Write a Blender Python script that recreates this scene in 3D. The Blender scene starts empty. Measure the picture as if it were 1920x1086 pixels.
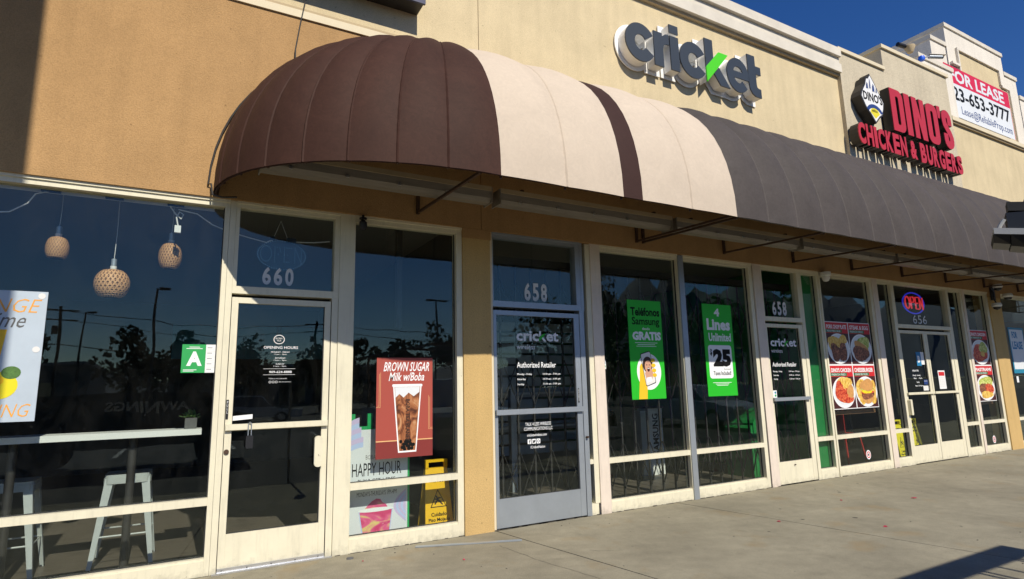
import bpy, math, random
from mathutils import Vector, Matrix
random.seed(7)
S = bpy.context.scene
COL = S.collection
PI = math.pi

# ------------------------------------------------------------------ camera
cam_d = bpy.data.cameras.new("camera")
cam = bpy.data.objects.new("camera", cam_d)
COL.objects.link(cam)
S.camera = cam
yaw, pitch, roll, fl = 0.51041738, 0.16708574, -0.02315825, 1088.545
fw = Vector((math.sin(yaw)*math.cos(pitch), math.cos(yaw)*math.cos(pitch), math.sin(pitch)))
r0 = Vector((math.cos(yaw), -math.sin(yaw), 0)); u0 = r0.cross(fw)
rr = r0*math.cos(roll)+u0*math.sin(roll); uu = u0*math.cos(roll)-r0*math.sin(roll)
cam.matrix_world = Matrix(((rr.x, uu.x, -fw.x, 0.0), (rr.y, uu.y, -fw.y, -5.3), (rr.z, uu.z, -fw.z, 1.3706), (0, 0, 0, 1)))
cam_d.sensor_width = 36.0
cam_d.lens = fl/1920*36.0
cam_d.clip_start = 0.05
cam_d.clip_end = 12000

# ------------------------------------------------------------------ sky, sun, exposure
sun_dir = Vector((0.03, -1.0, 0.905)).normalized()
w = bpy.data.worlds.new("World"); S.world = w; w.use_nodes = True
nt = w.node_tree
bg = nt.nodes["Background"]
sky = nt.nodes.new("ShaderNodeTexSky")
sky.sky_type = 'NISHITA'; sky.sun_disc = False
sky.sun_elevation = math.asin(sun_dir.z)
sky.sun_rotation = math.atan2(sun_dir.x, sun_dir.y)
sky.altitude = 400; sky.air_density = 1.0; sky.dust_density = 0.1; sky.ozone_density = 4.0
hs = nt.nodes.new('ShaderNodeHueSaturation'); hs.inputs['Saturation'].default_value = 1.28
hs.inputs['Hue'].default_value = 0.514
nt.links.new(sky.outputs[0], hs.inputs['Color']); nt.links.new(hs.outputs[0], bg.inputs[0])
bg.inputs[1].default_value = 0.098
sd = bpy.data.lights.new("sun", 'SUN'); sd.energy = 5.0; sd.angle = math.radians(0.53); sd.color = (1.0, 0.93, 0.80)
so = bpy.data.objects.new("sun", sd); COL.objects.link(so)
so.rotation_euler = sun_dir.to_track_quat('Z', 'Y').to_euler()
so.location = (2, -20, 25)
S.view_settings.view_transform = 'Standard'; S.view_settings.look = 'None'
S.view_settings.exposure = 0.0; S.view_settings.gamma = 1.0; S.view_settings.use_curve_mapping = False
S.render.engine = 'CYCLES'
S.cycles.max_bounces = 10; S.cycles.transparent_max_bounces = 24
S.cycles.caustics_reflective = False; S.cycles.caustics_refractive = False

# ------------------------------------------------------------------ materials
def new_mat(name):
    m = bpy.data.materials.new(name); m.use_nodes = True
    n = m.node_tree; b = n.nodes["Principled BSDF"]
    return m, n, b

def mat(name, c, rough=0.6, metal=0.0, spec=0.5, var=0.0, vscale=3.0, c2=None, bump=0.0, bscale=60.0, emit=None, es=1.0, detail=6, stretch=None):
    m, n, b = new_mat(name)
    c = tuple(c)+(1,)
    b.inputs['Base Color'].default_value = c
    b.inputs['Roughness'].default_value = rough
    b.inputs['Metallic'].default_value = metal
    b.inputs['Specular IOR Level'].default_value = spec
    tc = n.nodes.new('ShaderNodeTexCoord')
    vec = tc.outputs['Object']
    if stretch:
        mp = n.nodes.new('ShaderNodeMapping'); mp.inputs['Scale'].default_value = stretch
        n.links.new(vec, mp.inputs[0]); vec = mp.outputs[0]
    if var > 0 or c2:
        no = n.nodes.new('ShaderNodeTexNoise'); no.inputs['Scale'].default_value = vscale; no.inputs['Detail'].default_value = detail
        no.inputs['Roughness'].default_value = 0.65
        n.links.new(vec, no.inputs['Vector'])
        r = n.nodes.new('ShaderNodeValToRGB')
        r.color_ramp.elements[0].position = 0.32; r.color_ramp.elements[1].position = 0.68
        if c2 is None: c2 = tuple(x*(1-var) for x in c[:3])
        r.color_ramp.elements[0].color = tuple(c2)+(1,); r.color_ramp.elements[1].color = c
        n.links.new(no.outputs['Fac'], r.inputs[0]); n.links.new(r.outputs[0], b.inputs['Base Color'])
    if bump > 0:
        nb = n.nodes.new('ShaderNodeTexNoise'); nb.inputs['Scale'].default_value = bscale; nb.inputs['Detail'].default_value = 3
        n.links.new(vec, nb.inputs['Vector'])
        bp = n.nodes.new('ShaderNodeBump'); bp.inputs['Strength'].default_value = bump; bp.inputs['Distance'].default_value = 0.01
        n.links.new(nb.outputs['Fac'], bp.inputs['Height']); n.links.new(bp.outputs[0], b.inputs['Normal'])
    if emit:
        b.inputs['Emission Color'].default_value = tuple(emit)+(1,); b.inputs['Emission Strength'].default_value = es
    return m

def stucco(name, c, strength=0.5, scale=70.0, blot=0.10):
    """sand-finish stucco: fine grains, trowel mottling, dirt flecks and rain streaks"""
    m, n, b = new_mat(name)
    N = n.nodes; L = n.links
    tc = N.new('ShaderNodeTexCoord'); v = tc.outputs['Object']
    big = N.new('ShaderNodeTexNoise'); big.inputs['Scale'].default_value = 1.3; big.inputs['Detail'].default_value = 7; big.inputs['Roughness'].default_value = 0.7
    fine = N.new('ShaderNodeTexNoise'); fine.inputs['Scale'].default_value = scale; fine.inputs['Detail'].default_value = 2
    fleck = N.new('ShaderNodeTexNoise'); fleck.inputs['Scale'].default_value = 26; fleck.inputs['Detail'].default_value = 2
    mp = N.new('ShaderNodeMapping'); mp.inputs['Scale'].default_value = (5, 5, 0.35)
    stk = N.new('ShaderNodeTexNoise'); stk.inputs['Scale'].default_value = 1.6; stk.inputs['Detail'].default_value = 5
    L.new(v, big.inputs[0]); L.new(v, fine.inputs[0]); L.new(v, fleck.inputs[0]); L.new(v, mp.inputs[0]); L.new(mp.outputs[0], stk.inputs[0])
    r1 = N.new('ShaderNodeMapRange'); r1.inputs[1].default_value = 0.3; r1.inputs[2].default_value = 0.7; r1.inputs[3].default_value = 1-blot; r1.inputs[4].default_value = 1.04
    L.new(big.outputs['Fac'], r1.inputs[0])
    r2 = N.new('ShaderNodeMapRange'); r2.inputs[1].default_value = 0.3; r2.inputs[2].default_value = 0.62; r2.inputs[3].default_value = 0.84; r2.inputs[4].default_value = 1.03
    L.new(fine.outputs['Fac'], r2.inputs[0])
    r3 = N.new('ShaderNodeMapRange'); r3.inputs[1].default_value = 0.20; r3.inputs[2].default_value = 0.28; r3.inputs[3].default_value = 0.55; r3.inputs[4].default_value = 1.0
    L.new(fleck.outputs['Fac'], r3.inputs[0])
    r4 = N.new('ShaderNodeMapRange'); r4.inputs[1].default_value = 0.3; r4.inputs[2].default_value = 0.6; r4.inputs[3].default_value = 0.92; r4.inputs[4].default_value = 1.0
    L.new(stk.outputs['Fac'], r4.inputs[0])
    a = r1.outputs[0]
    for r in (r2, r3, r4):
        mu = N.new('ShaderNodeMath'); mu.operation = 'MULTIPLY'; L.new(a, mu.inputs[0]); L.new(r.outputs[0], mu.inputs[1]); a = mu.outputs[0]
    vm = N.new('ShaderNodeVectorMath'); vm.operation = 'SCALE'; vm.inputs[0].default_value = c; L.new(a, vm.inputs['Scale'])
    L.new(vm.outputs[0], b.inputs['Base Color'])
    b.inputs['Roughness'].default_value = 0.95; b.inputs['Specular IOR Level'].default_value = 0.15
    bp = N.new('ShaderNodeBump'); bp.inputs['Strength'].default_value = strength; bp.inputs['Distance'].default_value = 0.006
    L.new(fine.outputs['Fac'], bp.inputs['Height']); L.new(bp.outputs[0], b.inputs['Normal'])
    return m

def glass(name, tint=(0.93, 0.955, 0.94), f0=0.036, wave=0.0):
    m = bpy.data.materials.new(name); m.use_nodes = True
    n = m.node_tree; n.nodes.clear(); N = n.nodes; L = n.links
    out = N.new('ShaderNodeOutputMaterial'); mx = N.new('ShaderNodeMixShader')
    tr = N.new('ShaderNodeBsdfTransparent'); tr.inputs[0].default_value = tint+(1,)
    gl = N.new('ShaderNodeBsdfGlossy'); gl.inputs['Roughness'].default_value = 0.0; gl.inputs[0].default_value = (0.88, 1.0, 0.96, 1)
    g = N.new('ShaderNodeNewGeometry')
    d = N.new('ShaderNodeVectorMath'); d.operation = 'DOT_PRODUCT'; L.new(g.outputs['Incoming'], d.inputs[0]); L.new(g.outputs['Normal'], d.inputs[1])
    ab = N.new('ShaderNodeMath'); ab.operation = 'ABSOLUTE'; L.new(d.outputs['Value'], ab.inputs[0])
    om = N.new('ShaderNodeMath'); om.operation = 'SUBTRACT'; om.inputs[0].default_value = 1.0; L.new(ab.outputs[0], om.inputs[1])
    pw = N.new('ShaderNodeMath'); pw.operation = 'POWER'; L.new(om.outputs[0], pw.inputs[0]); pw.inputs[1].default_value = 5.0
    ma = N.new('ShaderNodeMath'); ma.operation = 'MULTIPLY_ADD'; L.new(pw.outputs[0], ma.inputs[0]); ma.inputs[1].default_value = 1-f0; ma.inputs[2].default_value = f0
    if wave > 0:
        tc = N.new('ShaderNodeTexCoord'); no = N.new('ShaderNodeTexNoise'); no.inputs['Scale'].default_value = 2.2; no.inputs['Detail'].default_value = 1
        L.new(tc.outputs['Object'], no.inputs[0])
        bp = N.new('ShaderNodeBump'); bp.inputs['Strength'].default_value = wave; bp.inputs['Distance'].default_value = 0.01
        L.new(no.outputs['Fac'], bp.inputs['Height']); L.new(bp.outputs[0], gl.inputs['Normal'])
    L.new(ma.outputs[0], mx.inputs[0]); L.new(tr.outputs[0], mx.inputs[1]); L.new(gl.outputs[0], mx.inputs[2])
    # thin film of dust, smears and water spots
    t2 = N.new('ShaderNodeTexCoord'); mp = N.new('ShaderNodeMapping'); mp.inputs['Scale'].default_value = (3.5, 1, 1.6); mp.inputs['Rotation'].default_value = (0, 0.5, 0)
    n2 = N.new('ShaderNodeTexNoise'); n2.inputs['Scale'].default_value = 1.6; n2.inputs['Detail'].default_value = 9; n2.inputs['Roughness'].default_value = 0.75; n2.inputs['Distortion'].default_value = 1.0
    n3 = N.new('ShaderNodeTexNoise'); n3.inputs['Scale'].default_value = 42; n3.inputs['Detail'].default_value = 1
    L.new(t2.outputs['Object'], mp.inputs[0]); L.new(mp.outputs[0], n2.inputs[0]); L.new(t2.outputs['Object'], n3.inputs[0])
    a1 = N.new('ShaderNodeMapRange'); a1.inputs[1].default_value = 0.42; a1.inputs[2].default_value = 0.75; a1.inputs[3].default_value = 0.0; a1.inputs[4].default_value = 0.007
    a2 = N.new('ShaderNodeMapRange'); a2.inputs[1].default_value = 0.74; a2.inputs[2].default_value = 0.80; a2.inputs[3].default_value = 0.0; a2.inputs[4].default_value = 0.02
    L.new(n2.outputs['Fac'], a1.inputs[0]); L.new(n3.outputs['Fac'], a2.inputs[0])
    sm = N.new('ShaderNodeMath'); sm.operation = 'ADD'; L.new(a1.outputs[0], sm.inputs[0]); L.new(a2.outputs[0], sm.inputs[1])
    df = N.new('ShaderNodeBsdfDiffuse'); df.inputs[0].default_value = (0.6, 0.58, 0.53, 1)
    m2 = N.new('ShaderNodeMixShader'); L.new(sm.outputs[0], m2.inputs[0]); L.new(mx.outputs[0], m2.inputs[1]); L.new(df.outputs[0], m2.inputs[2])
    L.new(m2.outputs[0], out.inputs[0])
    return m

def concrete(name, c):
    m, n, b = new_mat(name); N = n.nodes; L = n.links
    tc = N.new('ShaderNodeTexCoord'); v = tc.outputs['Object']
    def noise(s, d=5, r=0.6):
        x = N.new('ShaderNodeTexNoise'); x.inputs['Scale'].default_value = s; x.inputs['Detail'].default_value = d; x.inputs['Roughness'].default_value = r
        L.new(v, x.inputs[0]); return x.outputs['Fac']
    def rng(f, a, b_, lo, hi):
        x = N.new('ShaderNodeMapRange'); x.inputs[1].default_value = a; x.inputs[2].default_value = b_; x.inputs[3].default_value = lo; x.inputs[4].default_value = hi
        L.new(f, x.inputs[0]); return x.outputs[0]
    a = rng(noise(0.9, 8, 0.7), 0.32, 0.68, 0.76, 1.14)
    for o in (rng(noise(7, 6, 0.7), 0.3, 0.7, 0.86, 1.08), rng(noise(120, 2), 0.3, 0.7, 0.80, 1.14), rng(noise(38, 3), 0.24, 0.34, 0.50, 1.0), rng(noise(2.3, 3), 0.28, 0.36, 0.85, 1.0)):
        mu = N.new('ShaderNodeMath'); mu.operation = 'MULTIPLY'; L.new(a, mu.inputs[0]); L.new(o, mu.inputs[1]); a = mu.outputs[0]
    vm = N.new('ShaderNodeVectorMath'); vm.operation = 'SCALE'; vm.inputs[0].default_value = c; L.new(a, vm.inputs['Scale'])
    mixc = N.new('ShaderNodeMix'); mixc.data_type = 'RGBA'
    L.new(rng(noise(1.7, 4), 0.58, 0.70, 0, 0.5), mixc.inputs['Factor']); L.new(vm.outputs[0], mixc.inputs['A']); mixc.inputs['B'].default_value = (c[0]*0.9, c[1]*0.72, c[2]*0.5, 1)
    L.new(mixc.outputs['Result'], b.inputs['Base Color'])
    b.inputs['Roughness'].default_value = 0.9; b.inputs['Specular IOR Level'].default_value = 0.25
    bp = N.new('ShaderNodeBump'); bp.inputs['Strength'].default_value = 0.35; bp.inputs['Distance'].default_value = 0.004
    L.new(noise(160, 3), bp.inputs['Height']); L.new(bp.outputs[0], b.inputs['Normal'])
    return m

def fabric(name, c, var=0.12):
    """awning canvas: weathered, with pale scuffs and a little translucency"""
    m, n, b = new_mat(name); N = n.nodes; L = n.links
    tc = N.new('ShaderNodeTexCoord'); v = tc.outputs['Object']
    n1 = N.new('ShaderNodeTexNoise'); n1.inputs['Scale'].default_value = 1.6; n1.inputs['Detail'].default_value = 8; n1.inputs['Roughness'].default_value = 0.7; n1.inputs['Distortion'].default_value = 0.8
    n2 = N.new('ShaderNodeTexNoise'); n2.inputs['Scale'].default_value = 14; n2.inputs['Detail'].default_value = 6; n2.inputs['Distortion'].default_value = 2.5
    L.new(v, n1.inputs[0]); L.new(v, n2.inputs[0])
    r = N.new('ShaderNodeMapRange'); r.inputs[1].default_value = 0.3; r.inputs[2].default_value = 0.7; r.inputs[3].default_value = 1-var; r.inputs[4].default_value = 1+var*0.6
    L.new(n1.outputs['Fac'], r.inputs[0])
    r2 = N.new('ShaderNodeMapRange'); r2.inputs[1].default_value = 0.35; r2.inputs[2].default_value = 0.68; r2.inputs[3].default_value = 1-var*0.35; r2.inputs[4].default_value = 1+var*0.5
    L.new(n2.outputs['Fac'], r2.inputs[0])
    mu = N.new('ShaderNodeMath'); mu.operation = 'MULTIPLY'; L.new(r.outputs[0], mu.inputs[0]); L.new(r2.outputs[0], mu.inputs[1])
    vm = N.new('ShaderNodeVectorMath'); vm.operation = 'SCALE'; vm.inputs[0].default_value = c; L.new(mu.outputs[0], vm.inputs['Scale'])
    L.new(vm.outputs[0], b.inputs['Base Color'])
    b.inputs['Roughness'].default_value = 0.7; b.inputs['Specular IOR Level'].default_value = 0.18
    n3 = N.new('ShaderNodeTexNoise'); n3.inputs['Scale'].default_value = 400; L.new(v, n3.inputs[0])
    bp = N.new('ShaderNodeBump'); bp.inputs['Strength'].default_value = 0.12; bp.inputs['Distance'].default_value = 0.003
    L.new(n3.outputs['Fac'], bp.inputs['Height']); L.new(bp.outputs[0], b.inputs['Normal'])
    return m

def swirl(name, cols, scale=12.0, dist=3.0, stretch=(1, 1, 1), detail=4):
    m, n, b = new_mat(name); N = n.nodes; L = n.links
    tc = N.new('ShaderNodeTexCoord'); mp = N.new('ShaderNodeMapping'); mp.inputs['Scale'].default_value = stretch
    no = N.new('ShaderNodeTexNoise'); no.inputs['Scale'].default_value = scale; no.inputs['Distortion'].default_value = dist; no.inputs['Detail'].default_value = detail
    L.new(tc.outputs['Object'], mp.inputs[0]); L.new(mp.outputs[0], no.inputs[0])
    r = N.new('ShaderNodeValToRGB'); e = r.color_ramp.elements
    e[0].position = 0.33; e[0].color = tuple(cols[0])+(1,); e[1].position = 0.67; e[1].color = tuple(cols[-1])+(1,)
    for i, c in enumerate(cols[1:-1]):
        x = e.new(0.33+0.34*(i+1)/(len(cols)-1)); x.color = tuple(c)+(1,)
    L.new(no.outputs['Fac'], r.inputs[0]); L.new(r.outputs[0], b.inputs['Base Color']); b.inputs['Roughness'].default_value = 0.45
    return m

def painted(name, c, rough=0.5):
    m, n, b = new_mat(name); N = n.nodes; L = n.links
    tc = N.new('ShaderNodeTexCoord'); geo = N.new('ShaderNodeNewGeometry')
    def noise(s, d, sc=(1, 1, 1)):
        mp = N.new('ShaderNodeMapping'); mp.inputs['Scale'].default_value = sc; L.new(geo.outputs['Position'], mp.inputs[0])
        x = N.new('ShaderNodeTexNoise'); x.inputs['Scale'].default_value = s; x.inputs['Detail'].default_value = d; x.inputs['Roughness'].default_value = 0.7; L.new(mp.outputs[0], x.inputs[0]); return x.outputs['Fac']
    def rng(f, a, b_, lo, hi):
        x = N.new('ShaderNodeMapRange'); x.inputs[1].default_value = a; x.inputs[2].default_value = b_; x.inputs[3].default_value = lo; x.inputs[4].default_value = hi; L.new(f, x.inputs[0]); return x.outputs[0]
    def mul(a, b_):
        x = N.new('ShaderNodeMath'); x.operation = 'MULTIPLY'; L.new(a, x.inputs[0]); L.new(b_, x.inputs[1]); return x.outputs[0]
    sep = N.new('ShaderNodeSeparateXYZ'); L.new(geo.outputs['Position'], sep.inputs[0])
    a = rng(noise(3.0, 6), 0.3, 0.7, 0.90, 1.03)
    a = mul(a, rng(noise(6.0, 5, (4, 4, 0.4)), 0.28, 0.50, 0.88, 1.0))
    low = rng(sep.outputs['Z'], 0.0, 0.30, 0.0, 1.0)
    nz = noise(14, 6); ad = N.new('ShaderNodeMath'); ad.operation = 'ADD'; L.new(low, ad.inputs[0]); L.new(nz, ad.inputs[1])
    a = mul(a, rng(ad.outputs[0], 0.38, 0.72, 0.68, 1.0))
    vm = N.new('ShaderNodeVectorMath'); vm.operation = 'SCALE'; vm.inputs[0].default_value = c; L.new(a, vm.inputs['Scale'])
    chip = rng(noise(17, 3), 0.735, 0.75, 0.0, 0.85)
    mx = N.new('ShaderNodeMix'); mx.data_type = 'RGBA'; L.new(chip, mx.inputs['Factor']); L.new(vm.outputs[0], mx.inputs['A']); mx.inputs['B'].default_value = (0.16, 0.13, 0.10, 1)
    L.new(mx.outputs['Result'], b.inputs['Base Color']); b.inputs['Roughness'].default_value = rough; b.inputs['Specular IOR Level'].default_value = 0.4
    bp = N.new('ShaderNodeBump'); bp.inputs['Strength'].default_value = 0.12; bp.inputs['Distance'].default_value = 0.004
    L.new(noise(22, 3), bp.inputs['Height']); L.new(bp.outputs[0], b.inputs['Normal'])
    return m

M = {}
M['tan'] = stucco('tan_stucco', (0.50, 0.305, 0.14), 0.6, 110, 0.18)
M['cream'] = stucco('cream_stucco', (0.71, 0.585, 0.37), 0.3, 110, 0.15)
M['pale'] = stucco('pale_stucco', (0.62, 0.54, 0.40), 0.35, 60, 0.12)
M['pillar'] = stucco('pillar_stucco', (0.60, 0.41, 0.175), 0.5, 95, 0.08)
M['white_stucco'] = stucco('white_stucco', (0.80, 0.74, 0.65), 0.3, 50, 0.06)
M['trim'] = mat('trim_cream', (0.74, 0.64, 0.45), 0.7, var=0.08, vscale=2)
M['cop_tan'] = mat('coping_tan', (0.50, 0.39, 0.24), 0.8, var=0.15, vscale=5)
M['cop_white'] = mat('coping_white', (0.72, 0.66, 0.56), 0.8, var=0.16, vscale=3, bump=0.2, bscale=50)
M['frame'] = painted('cream_painted_frame', (0.76, 0.71, 0.54))
M['post'] = painted('pink_cream_painted_post', (0.75, 0.65, 0.55))
M['silver'] = mat('brushed_aluminium', (0.42, 0.46, 0.50), 0.42, metal=0.55, var=0.10, vscale=6)
M['silverl'] = mat('bright_aluminium', (0.75, 0.76, 0.78), 0.3, metal=0.8, var=0.1, vscale=20)
M['gasket'] = mat('dark_gasket', (0.03, 0.03, 0.03), 0.7)
M['glass'] = glass('window_glass', wave=0.13)
M['conc'] = concrete('sidewalk_concrete', (0.310, 0.282, 0.208))
M['joint'] = mat('joint_dirt', (0.08, 0.07, 0.055), 0.95, var=0.3, vscale=20)
M['asphalt'] = mat('parking_asphalt', (0.045, 0.044, 0.043), 0.9, var=0.3, vscale=2, bump=0.4, bscale=80)
M['dirt'] = mat('far_ground', (0.09, 0.085, 0.07), 0.95, var=0.2, vscale=0.05)
M['brown'] = fabric('brown_canvas', (0.052, 0.023, 0.016), 0.22)
M['brownd'] = fabric('dark_brown_canvas', (0.045, 0.021, 0.017), 0.12)
M['ivory'] = fabric('ivory_canvas', (0.58, 0.485, 0.385), 0.08)
M['grey'] = fabric('taupe_canvas', (0.074, 0.063, 0.059), 0.18)
M['greyseam_lit'] = fabric('taupe_canvas_lit_seam', (0.115, 0.100, 0.094), 0.12)  # paler than the canvas: the lit seam ridges are put into the colour
M['steel'] = mat('rusty_brown_steel', (0.10, 0.055, 0.035), 0.6, metal=0.3, var=0.4, vscale=30)
M['tube'] = mat('dusty_light_lens', (0.26, 0.23, 0.19), 0.4, var=0.22, vscale=12, stretch=(0.3, 3, 3))
M['white'] = mat('white_paint', (0.80, 0.80, 0.78), 0.45, var=0.05, vscale=5)
M['whitep'] = mat('white_paper', (0.80, 0.80, 0.80), 0.6)
M['black'] = mat('black_plastic', (0.015, 0.015, 0.017), 0.4)
M['blackm'] = mat('black_matte', (0.02, 0.02, 0.02), 0.8)
M['charcoal'] = mat('charcoal_letter_face', (0.035, 0.045, 0.058), 0.45, var=0.1, vscale=3)
M['kgreen'] = mat('bright_green_face', (0.08, 0.62, 0.01), 0.4)
M['red'] = mat('red_letter_face', (0.52, 0.028, 0.036), 0.4, var=0.10, vscale=4)
M['signblack'] = mat('black_sign_return', (0.02, 0.017, 0.015), 0.5)
M['navy'] = mat('navy_sign_face', (0.006, 0.012, 0.07), 0.35)
M['vinyl'] = mat('white_vinyl_lettering', (0.85, 0.86, 0.87), 0.5)
M['vinylg'] = mat('pale_grey_vinyl', (0.75, 0.74, 0.72), 0.5)
M['wood'] = mat('dark_wood_floor', (0.15, 0.125, 0.10), 0.45, c2=(0.09, 0.075, 0.06), vscale=6, stretch=(1, 8, 1))
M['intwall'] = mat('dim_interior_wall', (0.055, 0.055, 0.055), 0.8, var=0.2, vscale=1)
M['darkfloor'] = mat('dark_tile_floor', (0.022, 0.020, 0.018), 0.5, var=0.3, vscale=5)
M['workgrey'] = mat('pale_grey_plastic', (0.42, 0.42, 0.41), 0.5, var=0.1, vscale=30)
M['signwhite'] = mat('white_sign_metal', (0.88, 0.87, 0.84), 0.45, var=0.06, vscale=3)
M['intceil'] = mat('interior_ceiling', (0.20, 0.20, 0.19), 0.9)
M['intgreen'] = mat('green_interior_wall', (0.012, 0.22, 0.05), 0.6, var=0.1, vscale=2)
M['stool'] = mat('galvanised_stool_metal', (0.50, 0.53, 0.52), 0.4, metal=0.15, var=0.12, vscale=8)
M['wicker'] = mat('bamboo_wicker', (0.76, 0.42, 0.19), 0.6, var=0.3, vscale=40)
M['leaf'] = mat('succulent_leaf', (0.10, 0.22, 0.045), 0.5, var=0.4, vscale=60)
M['pot'] = mat('grey_concrete_pot', (0.12, 0.12, 0.12), 0.8, var=0.15, vscale=30)
M['yellow'] = mat('yellow_plastic', (0.85, 0.50, 0.01), 0.4)
M['yellow2'] = mat('lemon_yellow_plastic', (0.80, 0.68, 0.02), 0.4)
M['green'] = mat('green_plastic_frame', (0.01, 0.36, 0.10), 0.45)
M['pgreen'] = mat('green_poster_print', (0.02, 0.47, 0.02), 0.45)
M['acard'] = mat('green_card_print', (0.02, 0.35, 0.08), 0.5)
M['bcard'] = mat('blue_card_print', (0.02, 0.20, 0.42), 0.5)
M['posterred'] = mat('terracotta_poster_print', (0.38, 0.070, 0.048), 0.5)
M['posterdk'] = mat('dark_maroon_print', (0.22, 0.03, 0.025), 0.5)
M['gold'] = mat('gold_print_line', (0.75, 0.45, 0.20), 0.5)
M['greyblue'] = mat('grey_blue_poster_print', (0.50, 0.58, 0.66), 0.5, var=0.15, vscale=2)
M['ink'] = mat('black_ink', (0.008, 0.008, 0.008), 0.6, spec=0.15)
M['inkbrown'] = mat('dark_brown_ink', (0.04, 0.018, 0.01), 0.5)
M['mred'] = mat('menu_red_print', (0.60, 0.02, 0.025), 0.5)
M['mdark'] = mat('menu_dark_print', (0.06, 0.012, 0.012), 0.5)
M['mgreen'] = mat('menu_green_print', (0.02, 0.15, 0.05), 0.5)
M['lavender'] = mat('lavender_print', (0.60, 0.50, 0.75), 0.5)
M['skyblue'] = mat('pale_blue_print', (0.48, 0.58, 0.85), 0.5)
M['orange'] = mat('orange_script_print', (0.80, 0.36, 0.05), 0.5)
M['skin'] = mat('printed_skin', (0.62, 0.33, 0.22), 0.5)
M['handy'] = mat('printed_yellow_hand', (0.85, 0.52, 0.02), 0.5)
M['teal'] = mat('blue_teal_print', (0.02, 0.22, 0.35), 0.5)
M['banred'] = mat('crimson_banner_print', (0.62, 0.01, 0.06), 0.6)
M['banwhite'] = mat('white_banner_vinyl', (0.74, 0.77, 0.80), 0.55, var=0.06, vscale=2)
M['inkblue'] = mat('navy_ink', (0.02, 0.05, 0.20), 0.5)
M['boba'] = swirl('boba_milk_print', [(0.07, 0.02, 0.008), (0.20, 0.06, 0.02), (0.42, 0.16, 0.06), (0.55, 0.30, 0.15)], 7, 2.5, (1.6, 1, 0.7))
M['smoothie'] = swirl('pink_smoothie_print', [(0.75, 0.60, 0.22), (0.75, 0.12, 0.28), (0.62, 0.04, 0.16), (0.85, 0.55, 0.6)], 5, 1.5, (0.6, 1, 1.6), 2)
M['steak'] = swirl('grilled_meat_print', [(0.03, 0.01, 0.006), (0.22, 0.07, 0.03), (0.50, 0.20, 0.10)], 22, 2)
M['fries'] = swirl('fries_print', [(0.45, 0.18, 0.02), (0.80, 0.50, 0.08), (0.85, 0.68, 0.25)], 30, 2, (1, 1, 0.4))
M['wings'] = swirl('red_wings_print', [(0.22, 0.01, 0.005), (0.60, 0.05, 0.02), (0.80, 0.28, 0.10)], 18, 2)
M['salad'] = swirl('salad_print', [(0.16, 0.30, 0.03), (0.50, 0.55, 0.10), (0.80, 0.78, 0.35)], 16, 2)
M['bun'] = mat('bun_print', (0.72, 0.36, 0.11), 0.5, var=0.3, vscale=18)
M['bench'] = mat('brown_bench_wood', (0.24, 0.12, 0.055), 0.5, var=0.2, vscale=8)
M['redmetal'] = mat('red_chair_metal', (0.45, 0.02, 0.02), 0.4)
M['neonred'] = mat('neon_red', (0.5, 0.02, 0.03), 0.4, emit=(1.0, 0.05, 0.07), es=0.55)
M['neonblue'] = mat('neon_blue', (0.02, 0.02, 0.5), 0.4, emit=(0.05, 0.06, 1.0), es=0.40)
M['led'] = mat('unlit_led_dot', (0.45, 0.6, 0.65), 0.3)
M['bluecap'] = mat('blue_camera_cap', (0.01, 0.12, 0.75), 0.4)
M['gate'] = mat('dark_gate_steel', (0.045, 0.042, 0.040), 0.5, metal=0.2)
M['petal'] = mat('crimson_petal', (0.40, 0.02, 0.06), 0.7)
M['carwhite'] = mat('white_car_paint', (0.60, 0.62, 0.65), 0.25, metal=0.1)
M['cardark'] = mat('dark_car_paint', (0.02, 0.022, 0.028), 0.2, metal=0.1)
M['cargrey'] = mat('grey_car_paint', (0.16, 0.17, 0.18), 0.25, metal=0.3)
M['tyre'] = mat('tyre_rubber', (0.02, 0.02, 0.02), 0.9)
M['carglass'] = mat('car_window_glass', (0.02, 0.025, 0.03), 0.05, spec=1.0)
M['bark'] = mat('tree_bark', (0.07, 0.05, 0.035), 0.9, var=0.3, vscale=6)
M['foliage'] = mat('tree_foliage', (0.05, 0.085, 0.025), 0.8, var=0.4, vscale=1.5)
M['hill'] = mat('hazy_hill', (0.12, 0.14, 0.17), 1.0, var=0.2, vscale=0.004)
M['farwall'] = mat('far_building_wall', (0.30, 0.26, 0.20), 0.9, var=0.1, vscale=0.5)
M['paint'] = mat('parking_stripe_paint', (0.65, 0.65, 0.62), 0.8, var=0.2, vscale=9)

# ------------------------------------------------------------------ mesh helpers
def thing(name, label=None, cat=None, loc=(0, 0, 0), group=None):
    o = bpy.data.objects.new(name, None); COL.objects.link(o); o.location = loc
    o.empty_display_size = 0.1
    if label: o['label'] = label
    if cat: o['category'] = cat
    if group: o['group'] = group
    return o

def tag(o, label, cat, group=None):
    o['label'] = label; o['category'] = cat
    if group: o['group'] = group
    return o

def wloc(o):
    v = Vector((0, 0, 0))
    while o: v += o.location; o = o.parent
    return v

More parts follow.
